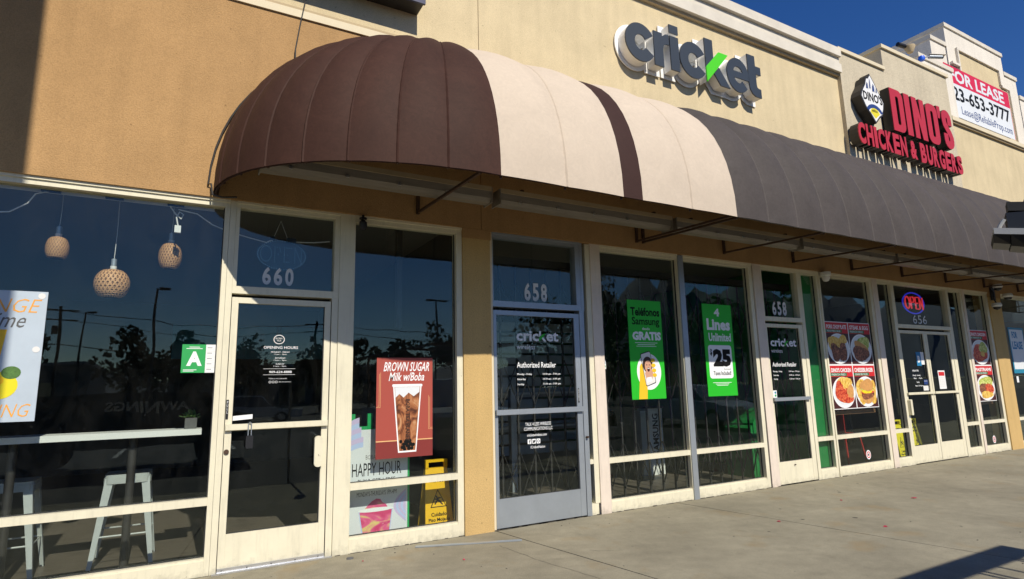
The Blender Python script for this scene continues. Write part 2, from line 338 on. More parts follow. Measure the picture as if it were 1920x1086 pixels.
class MB:
    def __init__(s): s.v = []; s.f = []; s.smooth = False
    def box(s, x0, x1, y0, y1, z0, z1):
        n = len(s.v)
        s.v += [(x, y, z) for z in (z0, z1) for y in (y0, y1) for x in (x0, x1)]
        s.f += [tuple(n+i for i in q) for q in ((0, 2, 3, 1), (4, 5, 7, 6), (0, 1, 5, 4), (2, 6, 7, 3), (0, 4, 6, 2), (1, 3, 7, 5))]
        return s
    def prism(s, pts, y0, y1):
        """polygon in XZ (counter-clockwise seen from -Y) pushed from y0 (front) to y1 (back)"""
        n = len(s.v); k = len(pts)
        s.v += [(x, y0, z) for x, z in pts]+[(x, y1, z) for x, z in pts]
        s.f.append(tuple(n+i for i in range(k))); s.f.append(tuple(n+k+i for i in reversed(range(k))))
        for i in range(k):
            j = (i+1) % k; s.f.append((n+i, n+k+i, n+k+j, n+j))
        return s
    def prism_z(s, pts, z0, z1):
        n = len(s.v); k = len(pts)
        s.v += [(x, y, z1) for x, y in pts]+[(x, y, z0) for x, y in pts]
        s.f.append(tuple(n+i for i in range(k))); s.f.append(tuple(n+k+i for i in reversed(range(k))))
        for i in range(k):
            j = (i+1) % k; s.f.append((n+j, n+i, n+k+i, n+k+j))
        return s
    def tube(s, pts, r, k=8, r2=None, cap=True):
        pts = [Vector(p) for p in pts]; n = len(s.v); m = len(pts)
        prev = None
        for i, p in enumerate(pts):
            d = (pts[min(i+1, m-1)]-pts[max(i-1, 0)]).normalized()
            if prev is None:
                a = d.orthogonal().normalized()
            else:
                a = (prev-d*prev.dot(d)).normalized()
            prev = a; b = d.cross(a)
            rad = r if r2 is None else r+(r2-r)*i/(m-1)
            for j in range(k):
                t = 2*PI*j/k; s.v.append(tuple(p+a*math.cos(t)*rad+b*math.sin(t)*rad))
        for i in range(m-1):
            for j in range(k):
                s.f.append((n+i*k+j, n+i*k+(j+1) % k, n+(i+1)*k+(j+1) % k, n+(i+1)*k+j))
        if cap:
            s.f.append(tuple(n+j for j in reversed(range(k)))); s.f.append(tuple(n+(m-1)*k+j for j in range(k)))
        s.smooth = True
        return s
    def bar(s, p0, p1, wx, wz):
        """straight rectangular bar"""
        p0 = Vector(p0); p1 = Vector(p1); d = (p1-p0).normalized()
        up = Vector((0, 0, 1)) if abs(d.z) < 0.9 else Vector((0, 1, 0))
        a = d.cross(up).normalized(); b = a.cross(d)
        n = len(s.v)
        for p in (p0, p1):
            for sa, sb in ((-1, -1), (1, -1), (1, 1), (-1, 1)):
                s.v.append(tuple(p+a*sa*wx/2+b*sb*wz/2))
        s.f += [tuple(n+i for i in q) for q in ((0, 1, 2, 3), (7, 6, 5, 4), (0, 4, 5, 1), (1, 5, 6, 2), (2, 6, 7, 3), (3, 7, 4, 0))]
        return s
    def lathe(s, prof, c=(0, 0, 0), k=24, sx=1, sy=1):
        n = len(s.v); m = len(prof)
        for r, z in prof:
            for j in range(k):
                t = 2*PI*j/k; s.v.append((c[0]+r*math.cos(t)*sx, c[1]+r*math.sin(t)*sy, c[2]+z))
        for i in range(m-1):
            for j in range(k):
                s.f.append((n+i*k+j, n+i*k+(j+1) % k, n+(i+1)*k+(j+1) % k, n+(i+1)*k+j))
        s.smooth = True
        return s
    def build(s, name, m, parent=None, label=None, kind=None, loc=None, smooth=None):
        me = bpy.data.meshes.new(name)
        off = wloc(parent) if parent else (Vector(loc) if loc else Vector((0, 0, 0)))
        me.from_pydata([(x-off.x, y-off.y, z-off.z) for x, y, z in s.v], [], s.f)
        me.materials.append(M[m] if isinstance(m, str) else m)
        if (s.smooth if smooth is None else smooth):
            for p in me.polygons: p.use_smooth = True
            try: me.set_sharp_from_angle(angle=math.radians(38))
            except Exception: pass
        me.update()
        o = bpy.data.objects.new(name, me); COL.objects.link(o)
        if parent: o.parent = parent
        elif loc: o.location = loc
        if label: o['label'] = label
        if kind: o['kind'] = kind
        return o

def box(name, m, parent, *a, **k): return MB().box(*a).build(name, m, parent, **k)

def circ(cx, cz, rx, rz=None, n=28, a0=0, a1=2*PI):
    rz = rx if rz is None else rz
    full = abs(a1-a0-2*PI) < 1e-6
    c = n if full else n+1
    return [(cx+rx*math.cos(a0+(a1-a0)*i/n), cz+rz*math.sin(a0+(a1-a0)*i/n)) for i in range(c)]

def rrect(x0, z0, x1, z1, r, n=4):
    P = []
    for cx, cz, a in ((x1-r, z0+r, -PI/2), (x1-r, z1-r, 0), (x0+r, z1-r, PI/2), (x0+r, z0+r, PI)):
        P += [(cx+r*math.cos(a+PI/2*i/n), cz+r*math.sin(a+PI/2*i/n)) for i in range(n+1)]
    return P

def flat(name, m, parent, pts, y, t=0.0008, label=None):
    return MB().prism(pts, y, y+t).build(name, m, parent, label=label)

def curve_mesh(loops, off=0.0):
    """filled 2D curve (XY) -> (verts, faces) thin; returns object mesh with extrude 1 scaled later"""
    cu = bpy.data.curves.new("tmp", 'CURVE'); cu.dimensions = '2D'; cu.fill_mode = 'BOTH'
    for lp in loops:
        sp = cu.splines.new('POLY'); sp.points.add(len(lp)-1)
        for i, (x, z) in enumerate(lp): sp.points[i].co = (x, z, 0, 1)
        sp.use_cyclic_u = True
    cu.extrude = 0.5; cu.offset = off
    return to_vf(cu)

def to_vf(cu):
    o = bpy.data.objects.new("tmp", cu); COL.objects.link(o)
    me = o.to_mesh()
    V = [tuple(v.co) for v in me.vertices]; F = [tuple(p.vertices) for p in me.polygons]
    o.to_mesh_clear(); bpy.data.objects.remove(o); 
    return V, F

def shape(name, m, parent, loops, y0, y1, off=0.0, label=None):
    V, F = curve_mesh(loops, off)
    b = MB(); b.v = [(x, y0 if z > 0 else y1, zz) for x, zz, z in V]; b.f = F
    return b.build(name, m, parent, label=label)

_tcache = {}
def text_vf(body, bold, res, spacing=1.0, align='LEFT', line=1.0, shear=0.0):
    key = (body, bold, res, spacing, align, line, shear)
    if key in _tcache: return _tcache[key]
    cu = bpy.data.curves.new("tmp", 'FONT'); cu.body = body; cu.size = 1.0; cu.extrude = 0.5; cu.offset = bold
    cu.resolution_u = res; cu.space_character = spacing; cu.align_x = align; cu.space_line = line; cu.shear = shear
    _tcache[key] = to_vf(cu); return _tcache[key]

def text(body, m, parent, x0, z0, x1, z1, y, t=0.0006, bold=0.02, res=2, name='lettering', rot=None, spacing=1.0, align='LEFT', line=1.0, label=None, shear=0.0, back=False):
    """lettering stretched exactly into the rectangle x0..x1, z0..z1, front face at y; rot='ccw'/'cw' for upright-turned words"""
    V, F = text_vf(body, bold, res, spacing, align, line, shear)
    if not V: return None
    xs = [v[0] for v in V]; ys = [v[1] for v in V]
    ax, bx, ay, by = min(xs), max(xs), min(ys), max(ys)
    out = []
    for x, yy, z in V:
        u = (x-ax)/(bx-ax); v = (yy-ay)/(by-ay)
        if rot == 'cw': u, v = v, 1-u
        elif rot == 'ccw': u, v = 1-v, u
        out.append((x0+(x1-x0)*u, y if z > 0 else y+t, z0+(z1-z0)*v))
    b = MB(); b.v = out; b.f = F
    return b.build(name, m, parent, label=label)

def stroke(path, wd):
    """single polygon along an open path"""
    L, R_ = [], []
    P = [Vector((a, b)) for a, b in path]
    for i, p in enumerate(P):
        if i == 0: d = (P[1]-P[0]).normalized(); n = Vector((-d.y, d.x)); k = 1
        elif i == len(P)-1: d = (P[-1]-P[-2]).normalized(); n = Vector((-d.y, d.x)); k = 1
        else:
            d1 = (P[i]-P[i-1]).normalized(); d2 = (P[i+1]-P[i]).normalized()
            n1 = Vector((-d1.y, d1.x)); n2 = Vector((-d2.y, d2.x)); n = (n1+n2).normalized(); k = min(1/max(n.dot(n1), 0.3), 2.5)
        L.append(tuple(p+n*wd/2*k)); R_.append(tuple(p-n*wd/2*k))
    return L+R_[::-1]

def copy_tree(o, parent=None):
    c = o.copy(); COL.objects.link(c)
    if parent: c.parent = parent
    for ch in list(o.children): copy_tree(ch, c)
    return c

# ================================================================== THE SETTING
# ground far out, parking lot, sidewalk with slabs
MB().box(-4000, 4000, -6000, 3000, -0.6, -0.20).build('ground', 'dirt', kind='structure')
pl = MB().box(-60, 90, -70, -4.35, -0.22, -0.13).build('parking_lot', 'asphalt', kind='structure')
st = MB()
for r in (-12, -24):
    for i in range(-8, 14):
        x = i*2.8+1.3
        st.box(x-0.05, x+0.05, r-5.2, r-0.6, -0.13, -0.126)
st.build('parking_stripe', 'paint', pl)
sw = MB().box(-30, 40, -4.30, 8.0, -0.2, -0.012).build('sidewalk', 'joint', kind='structure')
xs = [-12.05, -9.65, -7.25, -4.85, -2.45, -0.05, 2.72, 5.10, 13.2, 17.5, 20, 24, 30]
for i in range(len(xs)-1):
    k = 0.16; g = 0.006; rows = [(-4.3, -0.01)]
    a, c = xs[i]+g, xs[i+1]-g
    for y0, y1 in rows:
        b = MB(); n = 8
        pts = [(a-k*(y0+(y1-y0)*t/n)+random.uniform(-.003, .003), y0+(y1-y0)*t/n) for t in range(n+1)][::-1]
        pts2 = [(c-k*(y0+(y1-y0)*t/n)+random.uniform(-.003, .003), y0+(y1-y0)*t/n) for t in range(n+1)]
        b.prism_z(pts+pts2, -0.011, 0.0)
        b.build('slab', 'conc', sw)
MB().box(-30, 40, -4.45, -4.30, -0.2, -0.001).build('kerb', 'conc', kind='structure')
# hills far away (seen only in the window reflections)
hv = MB(); n = 90
def hz(a):
    return 120+540*math.exp(-((a-41)/7.0)**2)+430*math.exp(-((a-53)/9.0)**2)+300*math.exp(-((a-70)/12.0)**2)+35*math.sin(a*0.9)+18*math.sin(a*2.3)+10*math.sin(a*5.1)
for i in range(n+1):
    a = -30+i*110/n; t = math.radians(a)
    for rr_, f in ((3300, 0.0), (3700, 0.55), (4300, 1.0), (5200, 0.75)):
        hv.v.append((rr_*math.sin(t), -rr_*math.cos(t), max(5, hz(a)*f*(1+0.12*math.sin(a*2.1+rr_)))-3))
for i in range(n):
    for j in range(3): hv.f.append((i*4+j, i*4+j+1, (i+1)*4+j+1, (i+1)*4+j))
hv.smooth = True
hv.build('hills', 'hill', kind='structure')

# ================================================================== THE STRIP-MALL BUILDING
B = thing('strip_mall_building', 'long cream and tan stucco strip mall building with glass shopfronts and awnings', 'building', (0, 0, 0))
WT = 0.22
# wall pieces above the shopfronts
box('tan_wall', 'tan', B, -9, 2.597, -0.03, WT, 3.0, 4.838)
box('tan_wall', 'tan', B, 2.604, 13.35, -0.03, WT, 3.0, 4.838)
box('tan_wall', 'tan', B, 13.353, 24, -0.03, WT, 3.0, 4.838)
box('trim_band', 'trim', B, -9, 2.597, -0.048, WT, 4.84, 4.915)
MB().box(-9, 2.597, -0.03, WT, 4.917, 4.95).build('reveal', 'cop_tan', B)
box('cream_wall', 'cream', B, -9, 2.597, -0.026, WT, 4.952, 6.46)
box('cream_wall', 'cream', B, 2.604, 9.41, -0.026, WT, 4.84, 6.46)
box('cream_wall', 'cream', B, 13.14, 24, -0.026, WT, 4.84, 6.44)
box('control_joint', 'cop_tan', B, 2.5975, 2.6035, -0.012, WT, 3.0, 6.46)
# main cornice above the cream wall
box('cornice_soffit_shade', 'cop_tan', B, -9, 9.41, -0.075, WT, 6.46, 6.505)  # tan colour carries the brown shadow line under the cornice
box('cornice', 'cop_white', B, -9, 9.41, -0.125, WT, 6.505, 6.66)
box('cornice', 'cop_white', B, -9, 9.41, -0.095, WT, 6.662, 6.785)
box('cornice', 'cop_white', B, -9, 9.41, -0.145, 0.5, 6.787, 6.94)
# right-hand coping
box('coping', 'cop_tan', B, 13.14, 24, -0.07, WT, 6.44, 6.475)
box('coping', 'trim', B, 13.14, 24, -0.10, 0.34, 6.475, 6.56)
# projecting bay that carries the restaurant sign
box('bay_wall', 'pale', B, 9.41, 13.14, -0.09, WT, 4.84, 6.90)
box('bay_top', 'pale', B, 9.411, 10.80, -0.089, 1.4, 6.901, 6.918)
box('bay_coping', 'trim', B, 9.375, 10.80, -0.125, 1.4, 6.92, 6.985)
box('bay_wall', 'pale', B, 10.802, 13.14, -0.0895, 1.2, 6.902, 7.37)
box('bay_coping', 'trim', B, 10.77, 13.175, -0.125, 1.2, 7.372, 7.44)
# roof and ends
box('roof', 'cop_white', B, -9, 24, 0.5, 11.9, 6.0, 6.1)
box('back_wall', 'tan', B, -9, 24, 11.9, 12.1, -0.1, 6.0)
box('end_wall', 'tan', B, -9.2, -9.002, 0, 12.1, -0.1, 6.4)
box('end_wall', 'tan', B, 24.002, 24.2, 0, 12.1, -0.1, 6.4)
# stucco pillars
def pillar(x0, x1):
    box('pillar', 'pillar', B, x0, x1, -0.02, 0.25, 0.0, 2.898)
    box('pillar_cap', 'tan', B, x0-0.004, x1+0.008, -0.028, 0.25, 2.90, 2.998)
pillar(2.392, 2.702); pillar(13.645, 14.13)
box('pillar', 'pillar', B, 18.2, 18.6, -0.02, 0.25, 0, 2.998)

GY0, GY1 = 0.055, 0.061
def window(x0, x1, m='frame', fl_=0.045, fr=0.065, sill=0.112, rail=(0.518, 0.574), head=(2.935, 2.998), mr=None, label=None):
    b = MB()
    b.box(x0, x0+fl_, 0.001, 0.10, 0.0, head[0]); b.box(x1-fr, x1, 0.001, 0.10, 0.0, head[0])
    b.box(x0, x1, 0.001, 0.10, head[0]+.001, head[1])
    b.box(x0, x1, -0.012, 0.03, head[1]-0.022, head[1]+0.0015)
    if sill: b.box(x0+fl_+.0005, x1-fr-.0005, -0.001, 0.10, 0.0, sill); b.box(x0+fl_+.0005, x1-fr-.0005, 0.008, 0.09, sill, sill+0.018)
    if rail: b.box(x0+fl_+.0005, x1-fr-.0005, -0.002, 0.10, rail[0], rail[1])
    o = b.build('window', m, B, label=label)
    a, c = x0+fl_+0.001, x1-fr-0.001
    if rail:
        MB().box(a, c, GY0, GY1, sill+0.019, rail[0]-.001).build('pane', 'glass', o)
        MB().box(a, c, GY0, GY1, rail[1]+.001, head[0]).build('pane', 'glass', o)
        g = MB()
        for za, zb in ((sill+0.018, rail[0]), (rail[1], head[0])):
            g.box(a, c, GY0-.006, GY1+.006, za, za+.006); g.box(a, a+.005, GY0-.006, GY1+.006, za+.0065, zb); g.box(c-.006, c, GY0-.006, GY1+.006, za+.0065, zb)
        g.build('gasket', 'gasket', o)
    else:
        MB().box(a, c, GY0, GY1, (sill+0.019) if sill else head[0]-1, head[0]).build('pane', 'glass', o)
    return o

def transom(x0, x1, z0, z1, m='frame', fl_=0.03, fr=0.045):
    b = MB(); b.box(x0, x1, 0.001, 0.10, z0, z0+0.062); b.box(x0, x1, 0.001, 0.10, z1-0.05, z1+0.002)
    b.box(x0, x0+fl_, 0.0015, 0.0995, z0+.0625, z1-.0505); b.box(x1-fr, x1, 0.0015, 0.0995, z0+.0625, z1-.0505)
    b.box(x0, x1, -0.012, 0.03, z1-0.018, z1+0.0015)
    o = b.build('transom_window', m, B)
    MB().box(x0+fl_+.001, x1-fr-.001, GY0, GY1, z0+.063, z1-.051).build('pane', 'glass', o)
    return o

def door(x0, x1, z1=2.168, m='frame', stile=0.05, mid=(1.075, 1.125), kick=0.285, top=2.12, z0=0.012, pushbar=True, label=None, sr=None):
    sr = stile if sr is None else sr
    b = MB()
    b.box(x0, x0+stile, 0.004, 0.05, z0, z1); b.box(x1-sr, x1, 0.004, 0.05, z0, z1)
    b.box(x0+stile+.0005, x1-sr-.0005, 0.004, 0.05, top, z1)
    b.box(x0+stile+.0005, x1-sr-.0005, 0.006, 0.05, z0, kick)
    b.box(x0+stile+.0005, x1-sr-.0005, 0.012, 0.05, mid[0], mid[1])
    o = b.build('door', m, B, label=label)
    MB().box(x0+stile, x1-sr, 0.026, 0.032, kick, mid[0]).build('pane', 'glass', o)
    MB().box(x0+stile, x1-sr, 0.026, 0.032, mid[1], top).build('pane', 'glass', o)
    g = MB()
    for za, zb in ((kick, mid[0]), (mid[1], top)):
        g.box(x0+stile, x1-sr, 0.02, 0.036, za, za+.005); g.box(x0+stile, x0+stile+.005, 0.02, 0.036, za+.006, zb); g.box(x1-sr-.006, x1-sr, 0.02, 0.036, za+.006, zb)
    g.build('gasket', 'gasket', o)
    if pushbar:
        p = MB(); p.box(x0+0.004, x1-0.004, -0.028, -0.006, mid[0]+0.008, mid[1]+0.004)
        p.box(x0+0.006, x0+0.03, -0.0055, 0.0035, mid[0]+0.012, mid[1]); p.box(x1-0.03, x1-0.006, -0.0055, 0.0035, mid[0]+0.012, mid[1])
        p.build('push_bar', m, o)
    return o

# ---- tea shop
window(-4.6, -2.3); window(-2.3, 0.0-0.0, fl_=0.045) if False else None
w0 = window(-2.6, 0.243, fr=0.038)
window(-5.6, -2.602)
j = MB()
j.box(0.245, 0.291, -0.001, 0.10, 0, 2.998)
j.build('door_jamb', 'frame', B)
d660 = door(0.297, 1.100, m='frame')
t660 = transom(0.292, 1.165, 2.20, 2.996)
box('door_jamb', 'frame', B, 1.108, 1.163, 0.001, 0.10, 0, 2.199)
box('post', 'frame', B, 1.166, 1.302, -0.008, 0.12, 0, 2.998)
box('dark_gap', 'gasket', B, 1.1005, 1.1075, 0.03, 0.05, 0, 2.17)
w1 = window(1.303, 2.39, fl_=0.004, fr=0.062)
MB().box(0.297, 1.10, -0.012, 0.006, 0.012, 0.040).build('door_sweep', 'silverl', d660)
b = MB()
for i in range(5):
    b.lathe([(0, -0.004), (0.006, -0.004), (0.006, 0)], (0.33+i*0.18, -0.014, 0.026), 8)
b.build('screw', 'gasket', d660)
box('threshold', 'silverl', B, 0.26, 1.16, -0.03, 0.12, 0.0005, 0.0115)
# pull handle (D shaped plate) and keyhole
V = rrect(0.990, 0.745, 1.058, 1.0, 0.03)
MB().prism(V, -0.042, -0.002).build('pull_handle', 'frame', d660)
lk = MB(); lk.tube([(0.318, 0.004, 0.915), (0.318, -0.008, 0.915)], 0.019, 14); lk.build('lock', 'steel', d660)
text('P\nU\nL\nL', 'vinyl', d660, 0.302, 1.215, 0.313, 1.315, 0.0015, bold=0.0, line=0.9, name='pull_label', align='CENTER')
flat('pull_sticker', 'black', d660, rrect(0.298, 1.168, 0.317, 1.325, 0.003), 0.0028, t=0.001)
text('OPENING HOURS', 'vinyl', d660, 0.560, 1.742, 0.836, 1.765, 0.0245, bold=0.005)
for s_, z, wd in (('MONDAY - FRIDAY', 1.708, 0.15), ('11am - 9pm', 1.688, 0.10), ('SATURDAY', 1.657, 0.085), ('11am - 9pm', 1.637, 0.10), ('SUNDAY', 1.607, 0.068), ('11am - 9pm', 1.587, 0.10)):
    text(s_, 'vinyl', d660, 0.695-wd/2, z, 0.695+wd/2, z+0.013, 0.0245, bold=0.0)
text('909-624-8888', 'vinyl', d660, 0.612, 1.536, 0.792, 1.556, 0.0245, bold=0.01)
MB().box(0.565, 0.82, 0.0245, 0.0255, 1.572, 1.574).box(0.565, 0.82, 0.0245, 0.0255, 1.522, 1.524).build('lettering_rule', 'vinyl', d660)
text('Follow us on social media', 'vinyl', d660, 0.612, 1.486, 0.755, 1.496, 0.0245, bold=0.0, res=1)
for i in range(3):
    shape('social_icon', 'vinyl', d660, [circ(0.622+i*0.025, 1.462, 0.010, n=16), circ(0.622+i*0.025, 1.462, 0.0075, n=16)[::-1]], 0.0245, 0.0253)
text('@bobateaplanetca', 'vinyl', d660, 0.69, 1.457, 0.79, 1.467, 0.0245, bold=0.0, res=1)
shape('logo_decal', 'vinylg', d660, [circ(0.68, 1.822, 0.045, 0.04, 24), circ(0.68, 1.822, 0.039, 0.034, 24)[::-1]], 0.0245, 0.0253)
text('BOBA\nTEA', 'vinylg', d660, 0.652, 1.805, 0.708, 1.838, 0.0245, bold=0.0, align='CENTER', name='logo_decal')
flat('paper_strip', 'whitep', d660, [(0.346, 1.155), (0.50, 1.165), (0.50, 1.202), (0.346, 1.192)], 0.0245)
def number(body, par, x0, z0, x1, z1, m='vinylg', bold=0.035):
    """each digit a vinyl cut-out of its own"""
    n = len(body); wd = (x1-x0)/(n+0.35*(n-1)); 
    for i, c in enumerate(body):
        text(c, m, par, x0+i*wd*1.35, z0, x0+i*wd*1.35+wd, z1, GY0-0.0012, bold=bold, name='house_number', res=4)
number('660', t660, 0.525, 2.297, 0.780, 2.455)

# ---- phone shop
box('door_jamb', 'trim', B, 2.704, 2.733, -0.004, 0.10, 0, 2.998)
d658 = door(2.740, 3.822, m='silver', stile=0.035, sr=0.070, mid=(1.09, 1.145), kick=0.285, label='silver aluminium door with dented kick plate')
t658 = transom(2.735, 3.86, 2.205, 2.996, m='silver', fl_=0.012, fr=0.06)
MB().box(3.826, 3.888, -0.003, 0.10, 0, 2.204).build('door_jamb', 'silver', B)
box('door_jamb', 'silver', B, 3.862, 3.900, 0.0, 0.10, 2.2045, 2.996)
sl = MB(); sl.box(3.892, 3.985, 0.004, 0.10, 0.0, 0.118); sl.box(3.892, 3.94, 0.004, 0.10, 0.530, 0.577); sl.box(3.941, 4.004, 0.001, 0.10, 0.119, 2.99)
slo = sl.build('side_light', 'frame', B); MB().box(3.89, 3.94, GY0, GY1, 0.578, 2.2).build('pane', 'glass', slo); MB().box(3.89, 3.94, GY0, GY1, 0.119, 0.529).build('pane', 'glass', slo)
box('post', 'post', B, 4.006, 4.146, -0.012, 0.12, 0, 2.998)
w2 = window(4.148, 5.392, fl_=0.004, fr=0.006)
box('mullion', 'silver', B, 5.394, 5.480, -0.014, 0.11, 0, 2.990)
w3 = window(5.482, 6.794, fl_=0.004, fr=0.066)
box('post', 'post', B, 6.808, 6.968, -0.012, 0.12, 0, 2.998)
box('dark_gap', 'gasket', B, 6.7945, 6.8075, 0.03, 0.10, 0, 2.998)
MB().lathe([(0, -0.02), (0.014, -0.02), (0.016, 0)], (3.855, -0.02, 0.83), 12).build('lock', 'steel', d658)
flat('push_sticker', 'black', d658, rrect(3.768, 1.19, 3.784, 1.345, 0.003), 0.002, t=0.001)
text('PUSH', 'vinyl', d658, 3.771, 1.215, 3.781, 1.33, 0.0008, bold=0.0, name='push_label', rot='cw')
def cricket_decals(par, X, W_, zt, small=True):
    s = W_/0.545
    def T(body, u0, z0, u1, z1, **k): text(body, 'vinyl', par, X+u0*s, z0, X+u1*s, z1, 0.0245, **k)
    T('cric', 0.0, zt-0.112, 0.285, zt, bold=0.03)
    T('et', 0.385, zt-0.112, 0.545, zt-0.008, bold=0.03)
    k0 = X+0.292*s
    flat('lettering', 'vinyl', par, [(k0, zt-0.065), (k0+0.024*s, zt-0.045), (k0+0.024*s, zt), (k0, zt)], 0.0245)
    flat('lettering', 'vinyl', par, [(k0+0.028*s, zt-0.075), (k0+0.06*s, zt-0.112), (k0+0.092*s, zt-0.112), (k0+0.046*s, zt-0.058)], 0.0245)
    flat('lettering_stroke', 'pgreen', par, [(k0, zt-0.112), (k0+0.085*s, zt-0.03), (k0+0.055*s, zt-0.030), (k0, zt-0.070)], 0.0240, label='green slanted stroke of the k')
    T('wireless', 0.0, zt-0.20, 0.235, zt-0.145, bold=0.005)
    T('Authorized Retailer', 0.0, zt-0.392, 0.50, zt-0.333, bold=0.01)
    for i, (a, h) in enumerate((('Monday - Friday', '10:00 am - 7:00 pm'), ('Saturday', '10:00 am - 6:00 pm'), ('Sunday', '11:00 am - 5:00 pm'))):
        z = zt-0.475-i*0.052
        T(a, 0.0, z, (0.185, 0.105, 0.085)[i], z+0.026, bold=0.012, res=1)
        T(h, 0.325, z, 0.555, z+0.026, bold=0.012, res=1)
cricket_decals(d658, 3.02, 0.53, 1.965)
text('TALK 4 LESS WIRELESS\nCOMMUNICATIONS LLC', 'vinyl', d658, 3.085, 0.925, 3.435, 1.006, 0.0245, bold=0.004, align='CENTER')
text('cricketwireless.com', 'vinyl', d658, 3.12, 0.865, 3.36, 0.893, 0.0245, bold=0.008)
for i in range(3):
    flat('social_icon', 'vinyl', d658, rrect(3.125+i*0.054, 0.79, 3.17+i*0.054, 0.838, 0.006), 0.0245)
    if i == 0: text('f', 'ink', d658, 3.142, 0.795, 3.160, 0.833, 0.0238, bold=0.03, name='social_icon_mark')
    elif i == 1: flat('social_icon_mark', 'ink', d658, [(3.186, 0.800), (3.205, 0.798), (3.216, 0.812), (3.221, 0.828), (3.212, 0.824), (3.205, 0.830), (3.200, 0.820), (3.186, 0.828), (3.190, 0.812)], 0.0238)
    else: shape('social_icon_mark', 'ink', d658, [circ(3.2555, 0.814, 0.015, n=16), circ(3.2555, 0.814, 0.010, n=16)[::-1]], 0.0238, 0.0244)
text('/CricketNation', 'vinyl', d658, 3.155, 0.743, 3.335, 0.770, 0.0245, bold=0.006)
number('658', t658, 3.150, 2.292, 3.440, 2.492)
# second phone-shop door
box('door_jamb', 'frame', B, 6.970, 6.985, 0.001, 0.10, 0, 2.205); box('door_jamb', 'frame', B, 7.802, 7.846, -0.002, 0.10, 0, 2.205)
d658b = door(6.990, 7.798, m='frame', stile=0.022, sr=0.09, mid=(1.10, 1.14), kick=0.300, pushbar=False)
p = MB().box(6.995, 7.775, -0.03, -0.002, 1.105, 1.150); p.build('push_bar', 'silver', d658b)
t658b = transom(6.970, 7.846, 2.207, 2.996, fl_=0.03, fr=0.075)
cricket_decals(d658b, 7.085, 0.56, 1.965)
number('658', t658b, 7.235, 2.30, 7.545, 2.500)
MB().lathe([(0, 0), (0.012, 0.0), (0.012, 0.01)], (7.32, -0.005, 0.245), 10).build('lock', 'steel', d658b)
wg = window(7.848, 8.282, fl_=0.026, fr=0.045, sill=0.12)
box('mullion', 'frame', B, 8.284, 8.318, -0.01, 0.11, 0, 2.994)
# ---- restaurant
w4 = window(8.320, 9.690, fl_=0.004, fr=0.066)
box('post', 'post', B, 9.692, 9.835, -0.012, 0.12, 0, 2.998)
ws = window(9.837, 10.305, fl_=0.004, fr=0.066, sill=0.12)
dd1 = door(10.325, 11.150, stile=0.028, sr=0.075, mid=(1.095, 1.135), kick=0.285, pushbar=True, label='left leaf of the double door, with opening hours on its glass')
dd2 = door(11.160, 12.005, stile=0.045, sr=0.09, mid=(1.095, 1.135), kick=0.30, label='right leaf of the double door, scuffed at the bottom')
t656 = transom(10.308, 12.120, 2.207, 2.996, fl_=0.03, fr=0.07)
box('door_jamb', 'frame', B, 10.307, 10.322, 0.001, 0.10, 0, 2.206); box('door_jamb', 'frame', B, 12.010, 12.120, 0.0, 0.10, 0, 2.206)
wt = window(12.122, 12.622, fl_=0.006, fr=0.066, sill=0.12)
box('post', 'post', B, 12.624, 12.706, -0.012, 0.12, 0, 2.998)
w5 = window(12.708, 13.644, fl_=0.004, fr=0.085)
w6 = window(14.131, 16.2, fl_=0.03); window(16.202, 18.199)
window(18.6, 23.9)
V = rrect(10.30, 0.78, 10.355, 1.03, 0.02); MB().prism(V, -0.05, -0.002).build('pull_handle', 'frame', dd1)
number('656', t656, 10.93, 2.300, 11.37, 2.450, m='vinyl', bold=0.0)
for s_, a, c, z in (('OPEN HOURS:', 10.62, 10.82, 1.478), ('Monday - Saturday', 10.62, 10.86, 1.398), ('8am     10pm', 10.64, 10.90, 1.350), ('Sunday', 10.71, 10.80, 1.285), ('8am-10:00pm', 10.66, 10.90, 1.225)):
    text(s_, 'vinyl', dd1, a, z, c, z+0.032, 0.0245, bold=0.014, res=1)
# ---- interior shells
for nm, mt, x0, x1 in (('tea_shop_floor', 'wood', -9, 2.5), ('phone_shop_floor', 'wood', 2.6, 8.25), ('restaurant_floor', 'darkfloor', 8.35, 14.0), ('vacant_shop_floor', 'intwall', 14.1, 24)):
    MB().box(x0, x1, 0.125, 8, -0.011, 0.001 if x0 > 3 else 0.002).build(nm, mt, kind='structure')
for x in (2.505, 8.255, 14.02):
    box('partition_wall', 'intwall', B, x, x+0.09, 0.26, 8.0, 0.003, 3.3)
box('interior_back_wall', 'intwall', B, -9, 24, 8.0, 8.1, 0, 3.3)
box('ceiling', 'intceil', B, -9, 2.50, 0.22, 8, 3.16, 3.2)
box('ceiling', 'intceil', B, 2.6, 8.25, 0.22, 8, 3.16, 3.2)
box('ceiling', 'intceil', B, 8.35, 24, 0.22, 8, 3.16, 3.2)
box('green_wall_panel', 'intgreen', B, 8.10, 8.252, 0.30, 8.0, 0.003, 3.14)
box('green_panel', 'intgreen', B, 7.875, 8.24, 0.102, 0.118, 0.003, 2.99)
MB().prism([(7.25, 0.003), (8.09, 0.003), (8.09, 0.95), (7.85, 1.08), (7.55, 1.05), (7.25, 0.70)], 0.62, 1.1).build('green_counter', 'intgreen', B)
